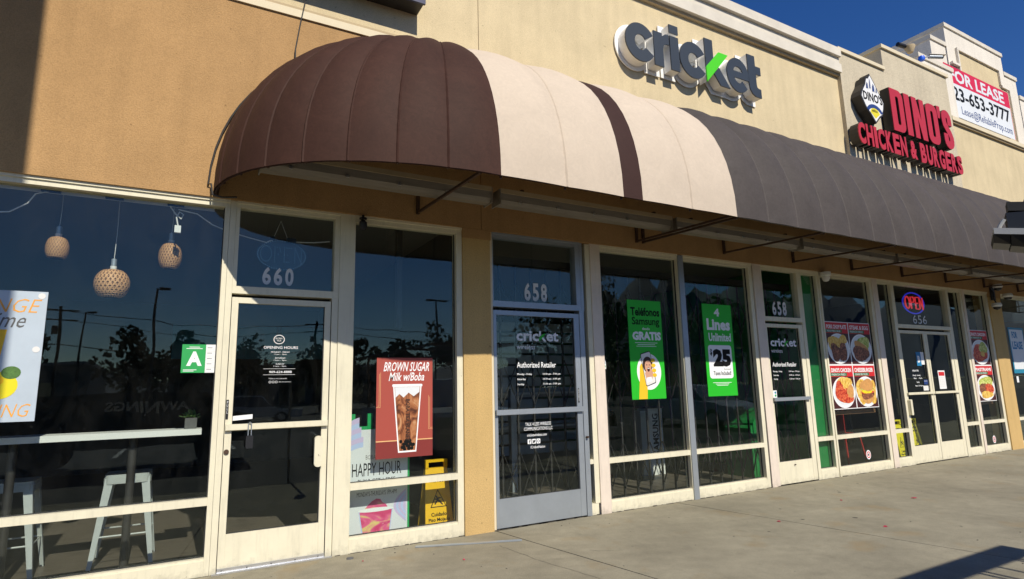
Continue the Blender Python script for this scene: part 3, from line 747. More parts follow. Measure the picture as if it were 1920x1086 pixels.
# ================================================================== AWNINGS
CX, CZ, AX, DY, HZ = 2.072, 3.02, 1.965, 1.47, 1.68
def prof(t): return max(0.0, math.cos(t))**0.93, math.sin(t)**0.93     # t 0..90deg from the bottom hem to the wall
def make_panel(name, m, parent, ptf, nu=6, nv=14, puff=0.03, thick=0.004):
    """double-skinned cloth panel puffed out between two ribs; ptf(u, t) -> point, outward normal"""
    b = MB(); rows = []
    for side in (0, 1):
        for i in range(nv+1):
            t = PI/2*i/nv*0.999
            for j in range(nu+1):
                u = j/nu
                p, nn = ptf(u, t)
                q = Vector(p)+Vector(nn)*(puff*math.sin(PI*u)**0.8*math.sin(min(t*2.2+0.25, PI/2))*(1 if t < 1.2 else max(0.05, (PI/2-t)/0.37)) - side*thick)
                b.v.append(tuple(q))
    W1 = nu+1; n2 = (nv+1)*W1
    for i in range(nv):
        for j in range(nu):
            a = i*W1+j
            b.f.append((a, a+1, a+1+W1, a+W1)); b.f.append((n2+a+W1, n2+a+1+W1, n2+a+1, n2+a))
    for j in range(nu): b.f.append((j+1, j, n2+j, n2+j+1))
    b.smooth = True
    return b.build(name, m, parent)
A1 = thing('awning', 'brown half dome awning running on in ivory canvas panels with one brown stripe', 'awning', (CX, -0.03, CZ))
def dome_pt(a0, a1):
    def f(u, t):
        th = a0+(a1-a0)*u; c, s = prof(t); ct = max(0, math.cos(th))**0.92; st_ = math.sin(th)**0.92
        x = CX-AX*ct*c; y = -0.035-(DY-0.035)*st_*c; z = CZ+HZ*s
        nv_ = Vector((-math.cos(th)*c/AX, -math.sin(th)*c/DY, s/HZ)).normalized()
        return (x, y, z), nv_
    return f
for i in range(8):
    make_panel('brown_panel', 'brown', A1, dome_pt(PI/2*i/8, PI/2*(i+1)/8), nu=8, nv=18, puff=0.024)
def bar_pt(x0, x1):
    def f(u, t):
        c, s = prof(t)
        return (x0+(x1-x0)*u, -0.035-(DY-0.035)*c, CZ+HZ*s), Vector((0, -c/DY, s/HZ)).normalized()
    return f
for x0, x1, m in ((2.072, 2.70, 'ivory'), (2.70, 3.306, 'ivory'), (3.306, 3.53, 'brownd'), (3.53, 4.15, 'ivory'), (4.15, 4.7756, 'ivory')):
    make_panel('ivory_panel' if m == 'ivory' else 'brown_stripe', m, A1, bar_pt(x0, x1), puff=0.034 if m == 'ivory' else 0.004)
def rib(x, par):
    pts = [(x, -0.035-(DY-0.05)*prof(t)[0], CZ+(HZ-0.02)*prof(t)[1]) for t in [PI/2*i/12 for i in range(13)]]
    MB().tube([(p[0], p[1]+0.02, p[2]-0.015) for p in pts], 0.011, 6).build('rib', 'steel', par)
for i in range(8):
    th = PI/2*i/8
    pts = [(CX-(AX-0.03)*math.cos(th)**0.92*prof(t)[0], -0.03-(DY-0.06)*math.sin(th)**0.92*prof(t)[0], CZ+(HZ-0.04)*prof(t)[1]) for t in [PI/2*k/10 for k in range(11)]]
    MB().tube(pts, 0.011, 6).build('rib', 'steel', A1)
for x in (2.085, 2.70, 3.306, 4.15): rib(x, A1)
MB().tube([(CX-(AX-0.015)*max(0, math.cos(PI/2*k/16))**0.92, -0.03-(DY-0.045)*math.sin(PI/2*k/16)**0.92, CZ+0.01) for k in range(17)]+[(4.76, -DY+0.012, CZ+0.01)], 0.012, 8).build('hem_tube', 'brownd', A1)
def seam(ptf, u, m, par, wd=0.011, nv=20):
    """stitched double seam strip lying in the valley between two panels"""
    b = MB()
    for i in range(nv+1):
        t = PI/2*i/nv*0.995; p, nn = ptf(u, t); nn = Vector(nn)
        p2, _ = ptf(u, min(t+0.01, PI/2)); tg = (Vector(p2)-Vector(p)).normalized() if t < PI/2-0.02 else Vector((0, 1, 0))
        sd_ = nn.cross(tg)
        if sd_.length < 1e-4: sd_ = Vector((1, 0, 0))
        sd_.normalize(); p = Vector(p)
        b.v += [tuple(p-sd_*wd), tuple(p+nn*0.009), tuple(p+sd_*wd)]
    for i in range(nv):
        a = i*3; b.f += [(a, a+1, a+4, a+3), (a+1, a+2, a+5, a+4), (a+2, a, a+3, a+5)]
    return b.build('seam', m, par)
def arm(x, par):
    MB().bar((x, -DY+0.02, CZ+0.004), (x, -0.045, 3.092), 0.022, 0.022).build('arm', 'steel', par)
    MB().box(x-0.014, x+0.014, -0.062, -0.031, 3.075, 3.30).build('wall_bracket', 'steel', par)
arm(1.90, A1); arm(4.70, A1)
for i in range(1, 8): seam(dome_pt(PI/2*i/8, PI/2*(i+1)/8), 0.0, 'brown', A1)
for x, m in ((2.70, 'ivory'), (4.15, 'ivory')): seam(bar_pt(x, x+0.5), 0.0, m, A1)
A2 = thing('awning', 'long rounded taupe grey awning with many seams, right of the ivory panels', 'awning', (4.775, -0.03, CZ))
xg = [4.775+0.4835*i for i in range(31)]
for i in range(30):
    make_panel('grey_panel', 'grey', A2, bar_pt(xg[i]-0.0006, xg[i+1]+0.0006), nu=8, nv=16, puff=0.050)
for x in xg[1:]: seam(bar_pt(x, x+0.4), 0.0, 'greyseam_lit', A2, wd=0.010)
for x in xg[::3]:
    rib(x+0.02, A2); arm(x+(0.03 if x < 5 else 0), A2)
MB().tube([(4.78, -DY+0.012, CZ+0.01), (xg[-1], -DY+0.012, CZ+0.01)], 0.012, 8).build('hem_tube', 'gate', A2)
# fluorescent fixtures under the awnings
def fixture(x0, x1, z=3.17, y=-0.50, label='', k=0):
    t = thing('tube_light', label, 'light fixture', (x0, y, z), 'dusty tube lights under the awnings')
    MB().prism([(0, 0), (1, 0), (1, 1), (0, 1)], 0, 1)
    b = MB(); n = len(b.v)
    sec = [(-0.085, 0.05), (-0.075, -0.015), (-0.045, -0.055), (0.045, -0.055), (0.075, -0.015), (0.085, 0.05)]
    for x in (x0, x1): b.v += [(x, y+a, z+c) for a, c in sec]
    for i in range(5): b.f.append((i, i+1, i+7, i+6))
    b.f += [tuple(reversed(range(6))), tuple(range(6, 12))]
    b.build('lens', 'tube', t)
    MB().box(x0, x1, y-0.092, y+0.092, z+0.051, z+0.095).build('housing', 'cop_tan', t)
    for x in (x0-0.012, x1+0.0005): MB().box(x, x+0.0115, y-0.09, y+0.09, z-0.062, z+0.09).build('end_cap', 'tube', t)
    c = MB()
    k = int((x1-x0)/0.45)
    for i in range(k): c.box(x0+0.2+i*0.45, x0+0.225+i*0.45, y-0.095, y-0.080, z-0.03, z-0.01)
    c.build('clip', 'silverl', t)
    for x in (x0+0.25, x1-0.25): MB().box(x-0.015, x+0.015, y-0.08, -0.031, z+0.096, z+0.12).build('hanger', 'steel', t)
fixture(0.42, 2.44, label='dusty tube light fixture under the brown dome end of the awning')
fixture(2.54, 4.76, label='dusty tube light fixture under the ivory awning panels')
for i, lab in enumerate(('first tube light fixture under the grey awning counting from the ivory panels', 'second tube light fixture under the grey awning counting from the ivory panels', 'third tube light fixture under the grey awning counting from the ivory panels', 'last tube light fixture under the grey awning at the far right')):
    fixture(4.84+i*2.3, 7.06+i*2.3, label=lab)

# ================================================================== SIGNS
# lower-case letter sign
C1 = thing('letter_sign', 'dark grey lowercase cricket channel letters with a green stroke in the k, on cream wall', 'sign', (5.8, -0.03, 5.45))
def cring(cx, cz, rx, rz, th, a0, a1, n=26):
    o = circ(cx, cz, rx, rz, n, a0, a1); i = circ(cx, cz, rx-th, rz-th, n, a0, a1)[::-1]
    return o+i
g = math.radians
LET = {
 'c': [[cring(4.825, 5.692, 0.250, 0.262, 0.150, g(33), g(327))]],
 'r': [[[(5.055, 5.445), (5.208, 5.445), (5.208, 5.70), (5.222, 5.755), (5.262, 5.785), (5.318, 5.790), (5.318, 5.932), (5.262, 5.925), (5.203, 5.880), (5.200, 5.925), (5.055, 5.925)]]],
 'i': [[[(5.343, 5.450), (5.492, 5.450), (5.492, 5.935), (5.343, 5.935)]], [[(5.343, 5.985), (5.496, 5.985), (5.496, 6.10), (5.343, 6.10)]]],
 'c2': [[cring(5.760, 5.692, 0.250, 0.262, 0.150, g(33), g(327))]],
 'k': [[[(5.998, 5.672), (6.152, 5.835), (6.152, 6.098), (5.998, 6.098)]], [[(6.150, 5.600), (6.268, 5.448), (6.452, 5.448), (6.255, 5.708)]]],
 't': [[[(6.872, 5.655), (6.885, 5.560), (6.930, 5.490), (7.000, 5.455), (7.118, 5.455), (7.118, 5.588), (7.065, 5.590), (7.036, 5.610), (7.030, 5.655), (7.030, 5.818), (7.140, 5.818), (7.140, 5.940), (7.030, 5.940), (7.030, 6.098), (6.872, 6.098)]]],
}
ecx, ecz, erx, erz, eth = 6.645, 5.70, 0.228, 0.262, 0.140
eo = circ(ecx, ecz, erx, erz, 34, g(-12), g(322-0))   # outer from right-middle round to lower right
outer = circ(ecx, ecz, erx, erz, 34, g(-8), g(318))
inner = circ(ecx, ecz, erx-eth+0.012, erz-eth, 22, g(200), g(318))[::-1]
barz0 = ecz-0.040
e_poly = outer+inner+[(ecx-erx+eth, barz0), (ecx+erx*0.985, barz0)]
hole = circ(ecx, ecz+0.052, erx-eth+0.008, 0.085, 16, g(0), g(180))
hole = hole[::-1]
LET['e'] = [[e_poly, hole]]
dy = 0
for k_, shapes in LET.items():
    for sh in shapes:
        dy += 1
        L0 = shape('letter', 'signwhite', C1, sh, -0.188, -0.062)
        L0['label'] = 'white return of the letter ' + k_[0]
        shape('letter_face', 'charcoal', L0, sh, -0.204, -0.1885, off=0.003)
        shape('backing', 'signwhite', L0, [sh[0]], -0.058+dy*0.0016, -0.040+dy*0.0004, off=0.055)
gp = [(6.000, 5.448), (6.060, 5.515), (6.448, 5.948), (6.268, 5.948), (6.000, 5.668)]
L0 = shape('letter', 'signwhite', C1, [gp], -0.187, -0.0625); shape('letter_face', 'kgreen', L0, [gp], -0.206, -0.1875, off=0.003, label='bright green slanted stroke of the k')

# red restaurant sign; every letter a box of its own
C2 = thing('letter_sign', "red DINO'S CHICKEN & BURGERS channel letters with black sides on pale wall", 'sign', (9.4, -0.09, 5.2))
kk = 5.02/5.10
def sx(x): return x*kk
def sz(z): return 1.3706+(z-1.3706)*kk
def chan(loops, label=None):
    lp = [[(sx(x), sz(z)) for x, z in l] for l in loops]
    o = shape('letter', 'signblack', C2, lp, -0.268, -0.125, off=0.004)
    shape('letter_face', 'red', o, lp, -0.282, -0.2685)
# D I N O ' S condensed block capitals, about 0.8 m tall
z0, z1 = 5.70, 6.51
def rnd(x0, z0, x1, z1, r): return rrect(x0, z0, x1, z1, r, 5)
chan([[(10.665, z0)]+[(11.075-0.14+0.14*math.cos(a), z0+0.14+0.14*math.sin(a)) for a in [PI*1.5+PI/10*i for i in range(6)]]+[(11.075-0.14+0.14*math.cos(a), z1-0.14+0.14*math.sin(a)) for a in [PI/10*i for i in range(6)]]+[(10.665, z1)],
      rnd(10.83, z0+0.13, 10.925, z1-0.13, 0.04)[::-1]])
chan([[(11.125, z0), (11.305, z0), (11.305, z1), (11.125, z1)]])
chan([[(11.385, z0), (11.535, z0), (11.535, 6.13), (11.640, z0), (11.800, z0), (11.800, z1), (11.650, z1), (11.650, 6.08), (11.545, z1), (11.385, z1)]])
chan([rnd(11.865, z0, 12.275, z1, 0.15), rnd(12.025, z0+0.14, 12.115, z1-0.14, 0.04)[::-1]])
chan([[(12.30, 6.28), (12.37, 6.28), (12.405, 6.42), (12.405, 6.53), (12.285, 6.53), (12.285, 6.42)]])
def arcp(cx, cz, rx, rz, a0, a1, n=7): return [(cx+rx*math.cos(g(a0+(a1-a0)*i/n)), cz+rz*math.sin(g(a0+(a1-a0)*i/n))) for i in range(n+1)]
sp = [(12.715, 6.20), (12.715, 6.30)]+arcp(12.615, 6.33, 0.10, 0.10, 0, 180)+[(12.515, 6.28), (12.53, 6.20), (12.60, 6.12), (12.68, 6.03), (12.72, 5.95)]+arcp(12.62, 5.88, 0.10, 0.10, 0, -180)+[(12.52, 5.92), (12.52, 6.01)]
chan([stroke(sp, 0.155)])
def chword(word, x0, x1, z0, z1):
    n = len(word); wts = [0.45 if c == 'I' else 1.0 for c in word]; gap = 0.16
    tot = sum(wts)+gap*(n-1); u = (x1-x0)/tot; x = x0
    for c, wt in zip(word, wts):
        V, F = text_vf(c, 0.045, 4)
        ax, bx = min(v[0] for v in V), max(v[0] for v in V); ay, by = min(v[1] for v in V), max(v[1] for v in V)
        def build(nm, m, y0, y1, par, grow=0.0):
            b = MB(); b.v = [(sx(x+wt*u*(vx-ax)/(bx-ax)), y0 if vz > 0 else y1, sz(z0+(z1-z0)*(vy-ay)/(by-ay))) for vx, vy, vz in V]; b.f = F
            return b.build(nm, m, par)
        o = build('letter', 'signblack', -0.268, -0.125, C2); build('letter_face', 'red', -0.282, -0.2685, o)
        x += u*(wt+gap)
chword('CHICKEN', 9.53, 11.00, 5.245, 5.625)
chword('&', 11.12, 11.33, 5.255, 5.60)
chword('BURGERS', 11.455, 12.985, 5.235, 5.615)
# diamond emblem box
C3 = thing('emblem_sign', "black diamond box sign with a white DINO'S emblem above red letters", 'sign', (10.0, -0.09, 5.7))
dm = [(10.121, 6.640), (10.235, 6.500), (10.300, 6.40), (10.475, 6.155), (10.440, 6.02), (10.375, 5.895), (10.28, 5.84), (10.140, 5.710), (10.00, 5.86), (9.90, 5.93), (9.85, 6.00), (9.76, 6.155), (9.80, 6.25), (9.935, 6.42), (9.985, 6.545), (10.05, 6.56)]
dm = [(sx(x), sz(z)) for x, z in dm][::-1]
shape('emblem_box', 'signblack', C3, [dm], -0.262, -0.105)
ce = (sx(10.13), sz(6.16))
shape('emblem_face', 'whitep', C3, [[(ce[0]+(x-ce[0])*0.90, ce[1]+(z-ce[1])*0.92) for x, z in dm]], -0.266, -0.2625)
text("DINO'S", 'ink', C3, sx(9.84), sz(6.10), sx(10.42), sz(6.27), -0.268, t=0.0015, bold=0.03, name='emblem_lettering')
band = [(sx(x), sz(z)) for x, z in (circ(10.14, 5.86, 0.265, 0.20, 14, g(25), g(155))+circ(10.14, 5.86, 0.20, 0.13, 14, g(25), g(155))[::-1])]
shape('emblem_ribbon', 'inkblue', C3, [band], -0.268, -0.2665)
dome_ = [(sx(x), sz(z)) for x, z in (circ(10.14, 5.90, 0.14, 0.09, 12, 0, PI)+[(10.00, 5.90), (10.14, 5.80)])]
shape('emblem_sun', 'yellow2', C3, [dome_], -0.2675, -0.2665)
for i in range(5):
    flat('emblem_tower', 'ink', C3, [(sx(10.05+i*0.035), sz(5.915)), (sx(10.07+i*0.035), sz(5.915)), (sx(10.07+i*0.035), sz(5.965-0.008*abs(i-2))), (sx(10.05+i*0.035), sz(5.965-0.008*abs(i-2)))], -0.2690, t=0.001)
for x, z, w_, h_ in ((9.96, 6.32, 0.07, 0.13), (10.06, 6.34, 0.05, 0.20), (10.14, 6.30, 0.08, 0.16), (10.24, 6.30, 0.05, 0.10)):
    shape('emblem_line', 'inkblue', C3, [[(sx(x), sz(z)), (sx(x+w_), sz(z)), (sx(x+w_), sz(z+h_*0.7)), (sx(x+w_/2), sz(z+h_))], [(sx(x+0.012), sz(z+0.012)), (sx(x+0.012), sz(z+h_*0.7-.01)), (sx(x+w_/2), sz(z+h_-0.02)), (sx(x+w_-0.012), sz(z+h_*0.7-0.01)), (sx(x+w_-0.012), sz(z+0.012))]], -0.268, -0.2665)
# navy box sign cut by the top edge of the photo
t = thing('box_sign', 'dark navy cabinet sign high on the cream wall at the top edge', 'sign', (1, -0.03, 5.2))
MB().box(-0.4, 1.885, -0.235, -0.03, 5.235, 5.95).build('cabinet', 'signblack', t)
MB().box(-0.41, 1.895, -0.262, -0.2355, 5.222, 5.962).build('face', 'navy', t)
# FOR LEASE banner on the tower
# ================================================================== WHITE TOWER BUILDING BEHIND
T = thing('stepped_tower_building', 'white stepped parapet tower with a recessed tan panel behind the pale bay', 'building', (16, 0.6, 0))
yT = 0.60
def tier(x0, x1, z0, z1, y0=yT, y1=yT+2.2, lip=0.10):
    MB().box(x0, x1, y0, y1, z0, z1-lip).build('tower_wall', 'white_stucco', T)
    MB().box(x0-0.02, x1+0.02, y0-0.03, y1+0.02, z1-lip+0.001, z1).build('tower_coping', 'cop_white', T)
tier(15.16, 18.06, 6.1, 9.66, y1=yT+1.4)
tier(14.45, 15.138, 6.1, 9.14, y0=yT+0.02, y1=yT+1.6)
tier(13.176, 14.60, 6.1, 8.20, y0=0.36, y1=yT+2.4)
tier(18.082, 18.78, 6.1, 9.17, y0=yT+0.02)
tier(18.802, 26.0, 6.1, 8.67, y0=yT+0.01)
# recessed look: raised moulding round a tan panel
MB().prism([(15.62, 8.0), (18.10, 8.0), (18.10, 8.60), (17.66, 8.62), (17.66, 9.06), (15.62, 9.06)], yT-0.006, yT-0.001).build('tan_panel', 'cream', T)
MB().prism([(17.60, 6.6), (18.10, 6.6), (18.10, 7.99), (17.60, 7.99)], yT-0.006, yT-0.001).build('tan_panel', 'cream', T)
mb = MB()
mb.box(15.56, 17.72, yT-0.05, yT-0.007, 9.062, 9.115); mb.box(17.665, 17.72, yT-0.05, yT-0.007, 8.672, 9.0615); mb.box(17.7205, 18.16, yT-0.05, yT-0.007, 8.618, 8.671); mb.box(18.105, 18.16, yT-0.05, yT-0.007, 6.6, 8.6175)
mb.box(15.56, 15.615, yT-0.05, yT-0.007, 8.5, 9.0615); mb.box(15.20, 15.555, yT-0.07, yT-0.003, 8.60, 8.66)
mb.build('moulding', 'white_stucco', T)
bn = thing('banner', 'red and white FOR LEASE banner with phone number on the white tower', 'banner', (16.3, yT-0.1, 7.2))
yb = yT-0.10
def bz(x): return 0.0
MB().box(14.62, 17.78, yb, yb+0.004, 7.18, 8.02).build('white_sheet', 'banwhite', bn)
MB().box(14.62, 17.80, yb, yb+0.004, 8.022, 8.45).build('red_sheet', 'banred', bn)
MB().box(17.782, 17.80, yb, yb+0.004, 7.18, 8.0215).build('red_edge', 'banred', bn)
text('FOR LEASE', 'banwhite', bn, 14.83, 8.075, 17.50, 8.39, yb-0.002, t=0.001, bold=0.03)
text('323-653-3777', 'ink', bn, 14.62, 7.60, 17.68, 7.95, yb-0.002, t=0.001, bold=0.025)
text('Lease@ReliableProp.com', 'inkblue', bn, 15.16, 7.24, 17.68, 7.50, yb-0.002, t=0.001, bold=0.0)
# cameras on the bay parapet
sc = thing('security_camera', 'bullet camera with blue base on the parapet above the restaurant sign', 'camera', (12.25, -0.05, 7.2))
MB().tube([(12.30, 0.02, 7.20), (12.30, 0.02, 7.62)], 0.014, 6).build('pole', 'silverl', sc)
MB().lathe([(0, -0.06), (0.05, -0.045), (0.06, 0), (0.05, 0.045), (0, 0.06)], (12.34, -0.06, 7.60), 16).build('base', 'bluecap', sc)
MB().tube([(12.38, -0.06, 7.60), (12.52, -0.09, 7.68), (12.60, -0.10, 7.69)], 0.014, 8).build('arm', 'silverl', sc)
MB().tube([(12.60, -0.08, 7.70), (12.83, -0.20, 7.69)], 0.036, 12).build('barrel', 'silver', sc)
MB().bar((12.60, -0.08, 7.742), (12.90, -0.235, 7.728), 0.085, 0.008).build('sun_shield', 'cop_white', sc)
MB().tube([(12.831, -0.2006, 7.69), (12.85, -0.21, 7.689)], 0.033, 12).build('lens', 'black', sc)
sc = thing('flood_lamp', 'small black and tan flood lamp above the blue based parapet camera', 'lamp', (12.1, 0.1, 7.2))
MB().tube([(12.26, 0.10, 7.20), (12.16, 0.10, 7.78)], 0.016, 6).build('pole', 'silverl', sc)
MB().lathe([(0.0, 0.0), (0.05, 0.01), (0.10, 0.13), (0.095, 0.15), (0, 0.13)], (12.12, 0.02, 7.70), 14).build('lamp_head', 'cop_tan', sc)
MB().tube([(11.85, 0.10, 7.86), (12.02, 0.06, 7.84)], 0.045, 10).build('bracket', 'black', sc)

# ================================================================== SMALL THINGS ON THE FACADE
tag(MB().tube([(0.805, -0.045, 5.30), (0.777, -0.045, 5.06), (0.734, -0.05, 4.77), (0.70, -0.06, 4.50), (0.70, -0.08, 4.40), (0.74, -0.10, 4.32)], 0.006, 6).build('cable', 'gasket', loc=(0.7, -0.04, 4.4)), 'grey cable dropping down the tan wall onto the brown awning', 'cable')
pts = [(CX-(AX+0.045)*prof(t)[0], -0.05, CZ+(HZ+0.045)*prof(t)[1]) for t in [g(62-5*i) for i in range(13)]]
pts += [(0.085, -0.06, 3.10), (0.10, -0.12, 2.99), (0.17, -0.16, 2.965), (0.28, -0.10, 3.00)]
tag(MB().tube(pts, 0.008, 6).build('cable', 'gate', loc=(0.1, -0.05, 3.0)), 'thin black cable following the left edge of the brown awning', 'cable')
t = thing('dome_camera', 'small black camera hanging above the window with the brown sugar poster', 'camera', (1.36, -0.06, 2.95))
MB().lathe([(0, 0.0), (0.035, 0.0), (0.035, 0.012), (0.012, 0.016), (0.012, 0.04)], (1.36, -0.05, 2.955), 14).build('mount', 'black', t)
MB().lathe([(0, -0.06), (0.025, -0.055), (0.038, -0.02), (0.036, 0.02), (0.012, 0.045), (0, 0.046)], (1.36, -0.05, 2.905), 16).build('body', 'black', t)
t = thing('dome_camera', 'small white dome camera above the menu poster window', 'camera', (8.36, -0.06, 2.95))
MB().lathe([(0, 0.05), (0.075, 0.05), (0.075, 0.0), (0.055, -0.01)], (8.36, -0.08, 2.93), 16).build('mount', 'white', t)
MB().lathe([(0.055, 0.0), (0.055, -0.04), (0.035, -0.075), (0, -0.085)], (8.36, -0.08, 2.919), 16).build('dome', 'vinylg', t)
t = thing('security_camera', 'cluster of white and black cameras at the far tan pillar', 'camera', (13.7, -0.03, 2.8))
for i, (x, y, z) in enumerate(((13.62, -0.14, 2.72), (13.82, -0.26, 2.90), (13.78, -0.14, 3.10))):
    MB().lathe([(0, 0.05), (0.07, 0.045), (0.085, 0.0), (0.07, -0.03)], (x, y, z), 14).build('camera_head', 'white', t)
    MB().lathe([(0.065, 0.0), (0.055, -0.035), (0, -0.06)], (x, y, z-0.031), 14).build('lens', 'black', t)
MB().tube([(13.72, -0.04, 3.05), (13.66, -0.10, 2.98), (13.58, -0.12, 2.86), (13.62, -0.14, 2.76)], 0.012, 6).build('wire', 'black', t)
MB().box(13.70, 13.84, -0.06, -0.031, 2.84, 3.12).build('mount_plate', 'gate', t)
t = thing('metal_strip', 'loose aluminium strip lying on the sidewalk in front of the tan pillar', 'strip', (2.3, -0.25, 0))
MB().bar((1.86, -0.13, 0.006), (2.75, -0.46, 0.006), 0.040, 0.008).build('strip', 'vinylg' if False else 'silver', t)
tag(MB().lathe([(0.022, 0), (0.02, 0.012), (0, 0.016)], (1.28, -0.16, 0.0), 7, 1.4, 1).build('stone', 'pot', loc=(1.28, -0.16, 0)), 'small dark stone on the sidewalk below the cream post', 'stone')
for i, (x, y, lab) in enumerate(((5.22, -1.28, 'crushed crimson petal on the concrete below the silver mullion'), (6.68, -1.01, 'small crimson petal on the concrete near the second phone shop door'), (7.45, -1.40, 'large crimson petal far out on the right of the sidewalk'), (5.83, -1.96, 'crimson petal lying near the dark slatted shadow'), (2.06, -0.72, 'tiny crimson petal on the concrete near the pillar'), (1.35, -0.30, 'pale petal at the foot of the tea shop window'))):
    b = MB(); n = 9; ph = i*1.3; r = (0.022, 0.013, 0.030, 0.022, 0.010, 0.008)[i]
    b.v = [(x, y, 0.012)]+[(x+r*math.cos(2*PI*k/n+ph)*(1+0.5*math.sin(k*2.3+i)), y+r*0.8*math.sin(2*PI*k/n+ph)*(1+0.4*math.sin(k*1.7)), 0.002+0.006*(k % 2)) for k in range(n)]
    b.f = [(0, 1+k, 1+(k+1) % n) for k in range(n)]
    tag(b.build('petal', 'petal', loc=(x, y, 0)), lab, 'petal', 'petals scattered on the sidewalk')
deb = MB()
for i in range(130):
    x = random.uniform(0, 13); y = -random.random()**1.6*3.6-0.02; r = random.uniform(0.002, 0.009)
    n = len(deb.v); 
    deb.v += [(x-r, y-r*.7, .0005), (x+r*1.3, y-r*.5, .0005), (x+r, y+r, .0005), (x-r*.6, y+r*.8, .0005), (x, y, .0005+r*.7)]
    deb.f += [(n, n+1, n+4), (n+1, n+2, n+4), (n+2, n+3, n+4), (n+3, n, n+4)]
o = deb.build('grit', 'joint'); o['kind'] = 'stuff'
def crack(pts, wd, seed):
    rn = random.Random(seed); P = []
    for (xa, ya), (xb, yb_) in zip(pts, pts[1:]):
        n = max(2, int(math.hypot(xb-xa, yb_-ya)/0.05))
        P += [(xa+(xb-xa)*i/n+rn.uniform(-.008, .008), ya+(yb_-ya)*i/n+rn.uniform(-.008, .008)) for i in range(n)]
    b = MB()
    for i, (x, y) in enumerate(P):
        w_ = wd*rn.uniform(.4, 1.2); b.v += [(x-w_, y, 0.0008), (x+w_, y+w_*.3, 0.0008)]
    for i in range(len(P)-1): b.f.append((2*i, 2*i+1, 2*i+3, 2*i+2))
    b.build('crack', 'joint', sw)
crack([(3.08, -1.05), (3.12, -1.12), (3.30, -1.20), (3.45, -1.18), (3.42, -1.10)], 0.003, 1)
crack([(2.50, -0.50), (2.56, -1.05), (2.70, -1.75), (2.80, -2.4)], 0.003, 2)
crack([(7.9, -0.6), (8.3, -1.0), (8.35, -1.5), (8.8, -2.0)], 0.0025, 3)
for i in range(9):
    rn = random.Random(40+i); x = rn.uniform(2.5, 11); y = -rn.uniform(0.4, 2.6); r_ = rn.uniform(0.012, 0.028)
    b = MB(); n = 10; b.v = [(x, y, 0.003)]+[(x+r_*math.cos(2*PI*k/n)*rn.uniform(.8, 1.2), y+r_*math.sin(2*PI*k/n)*rn.uniform(.8, 1.2), 0.0008) for k in range(n)]
    b.f = [(0, 1+k, 1+(k+1) % n) for k in range(n)]; b.build('gum_spot', 'joint', sw)
# caulk and crumbs where the shopfronts meet the slab
cb = MB(); rn = random.Random(9)
x = 0.3
while x < 13.6:
    L_ = rn.uniform(0.03, 0.16); d = rn.uniform(0.006, 0.022); cb.box(x, x+L_, -d, 0.004, 0.0005, rn.uniform(0.002, 0.007)); x += L_+rn.uniform(0.0, 0.12)
o = cb.build('sill_dirt', 'joint'); o['kind'] = 'stuff'


# ================================================================== POSTERS AND CARDS ON THE GLASS
YP = 0.0515
def sheet(t, x0, x1, z0, z1, m, y=YP, name='sheet'): return MB().box(x0, x1, y, y+0.0012, z0, z1).build(name, m, t)
# drink poster, far left
t = thing('poster', 'pale drink poster with orange ANGE and lime script at the far left window', 'poster', (-1.3, YP, 1.2))
sheet(t, -2.0, -0.925, 1.212, 2.142, 'greyblue')
text('ORANGE', 'orange', t, -1.50, 1.985, -0.955, 2.085, YP-.001, bold=-0.01, shear=0.3)
text('lime', 'pot', t, -1.24, 1.875, -1.035, 1.985, YP-.001, bold=0.0, shear=0.4)
text('LING', 'orange', t, -1.19, 1.245, -0.955, 1.335, YP-.001, bold=-0.01, shear=0.3)
flat('mango_glass', 'yellow', t, [(-1.60, 1.55), (-1.17, 1.55), (-1.135, 1.86), (-1.60, 1.86)], YP-.0008)
flat('mango_half', 'yellow2', t, circ(-1.145, 1.465, 0.105, 0.095, 24), YP-.0016)
flat('mango_slice', 'yellow', t, circ(-1.19, 1.50, 0.07, 0.045, 20), YP-.0020)
flat('lime_wedge', 'leaf', t, circ(-1.085, 1.555, 0.055, 0.045, 20), YP-.0026)
for z in (2.11, 1.72):
    flat('suction_pad', 'vinylg', t, circ(-0.96, z, 0.022, n=16), YP-.0018)
# grade card A
t = thing('grade_card', 'green health grade card with a white A left of the first door', 'card', (0.05, YP, 1.56))
sheet(t, -0.040, 0.1285, 1.545, 1.772, 'acard'); sheet(t, 0.1292, 0.222, 1.545, 1.772, 'whitep', name='report_sheet')
text('A', 'vinyl', t, -0.005, 1.600, 0.105, 1.715, YP-.001, bold=0.05)
for z, a, c in ((1.748, 0.01, 0.085), (1.736, -0.01, 0.105), (1.566, -0.025, 0.07), (1.556, -0.025, 0.05)):
    MB().box(a, c, YP-.001, YP-.0002, z, z+0.005).build('print_line', 'vinyl', t)
for i in range(13):
    MB().box(0.140, 0.175+0.03*((i*7) % 3)/2, YP-.001, YP-.0002, 1.745-i*0.0145, 1.748-i*0.0145).build('print_line', 'vinylg' if i % 3 else 'ink', t)
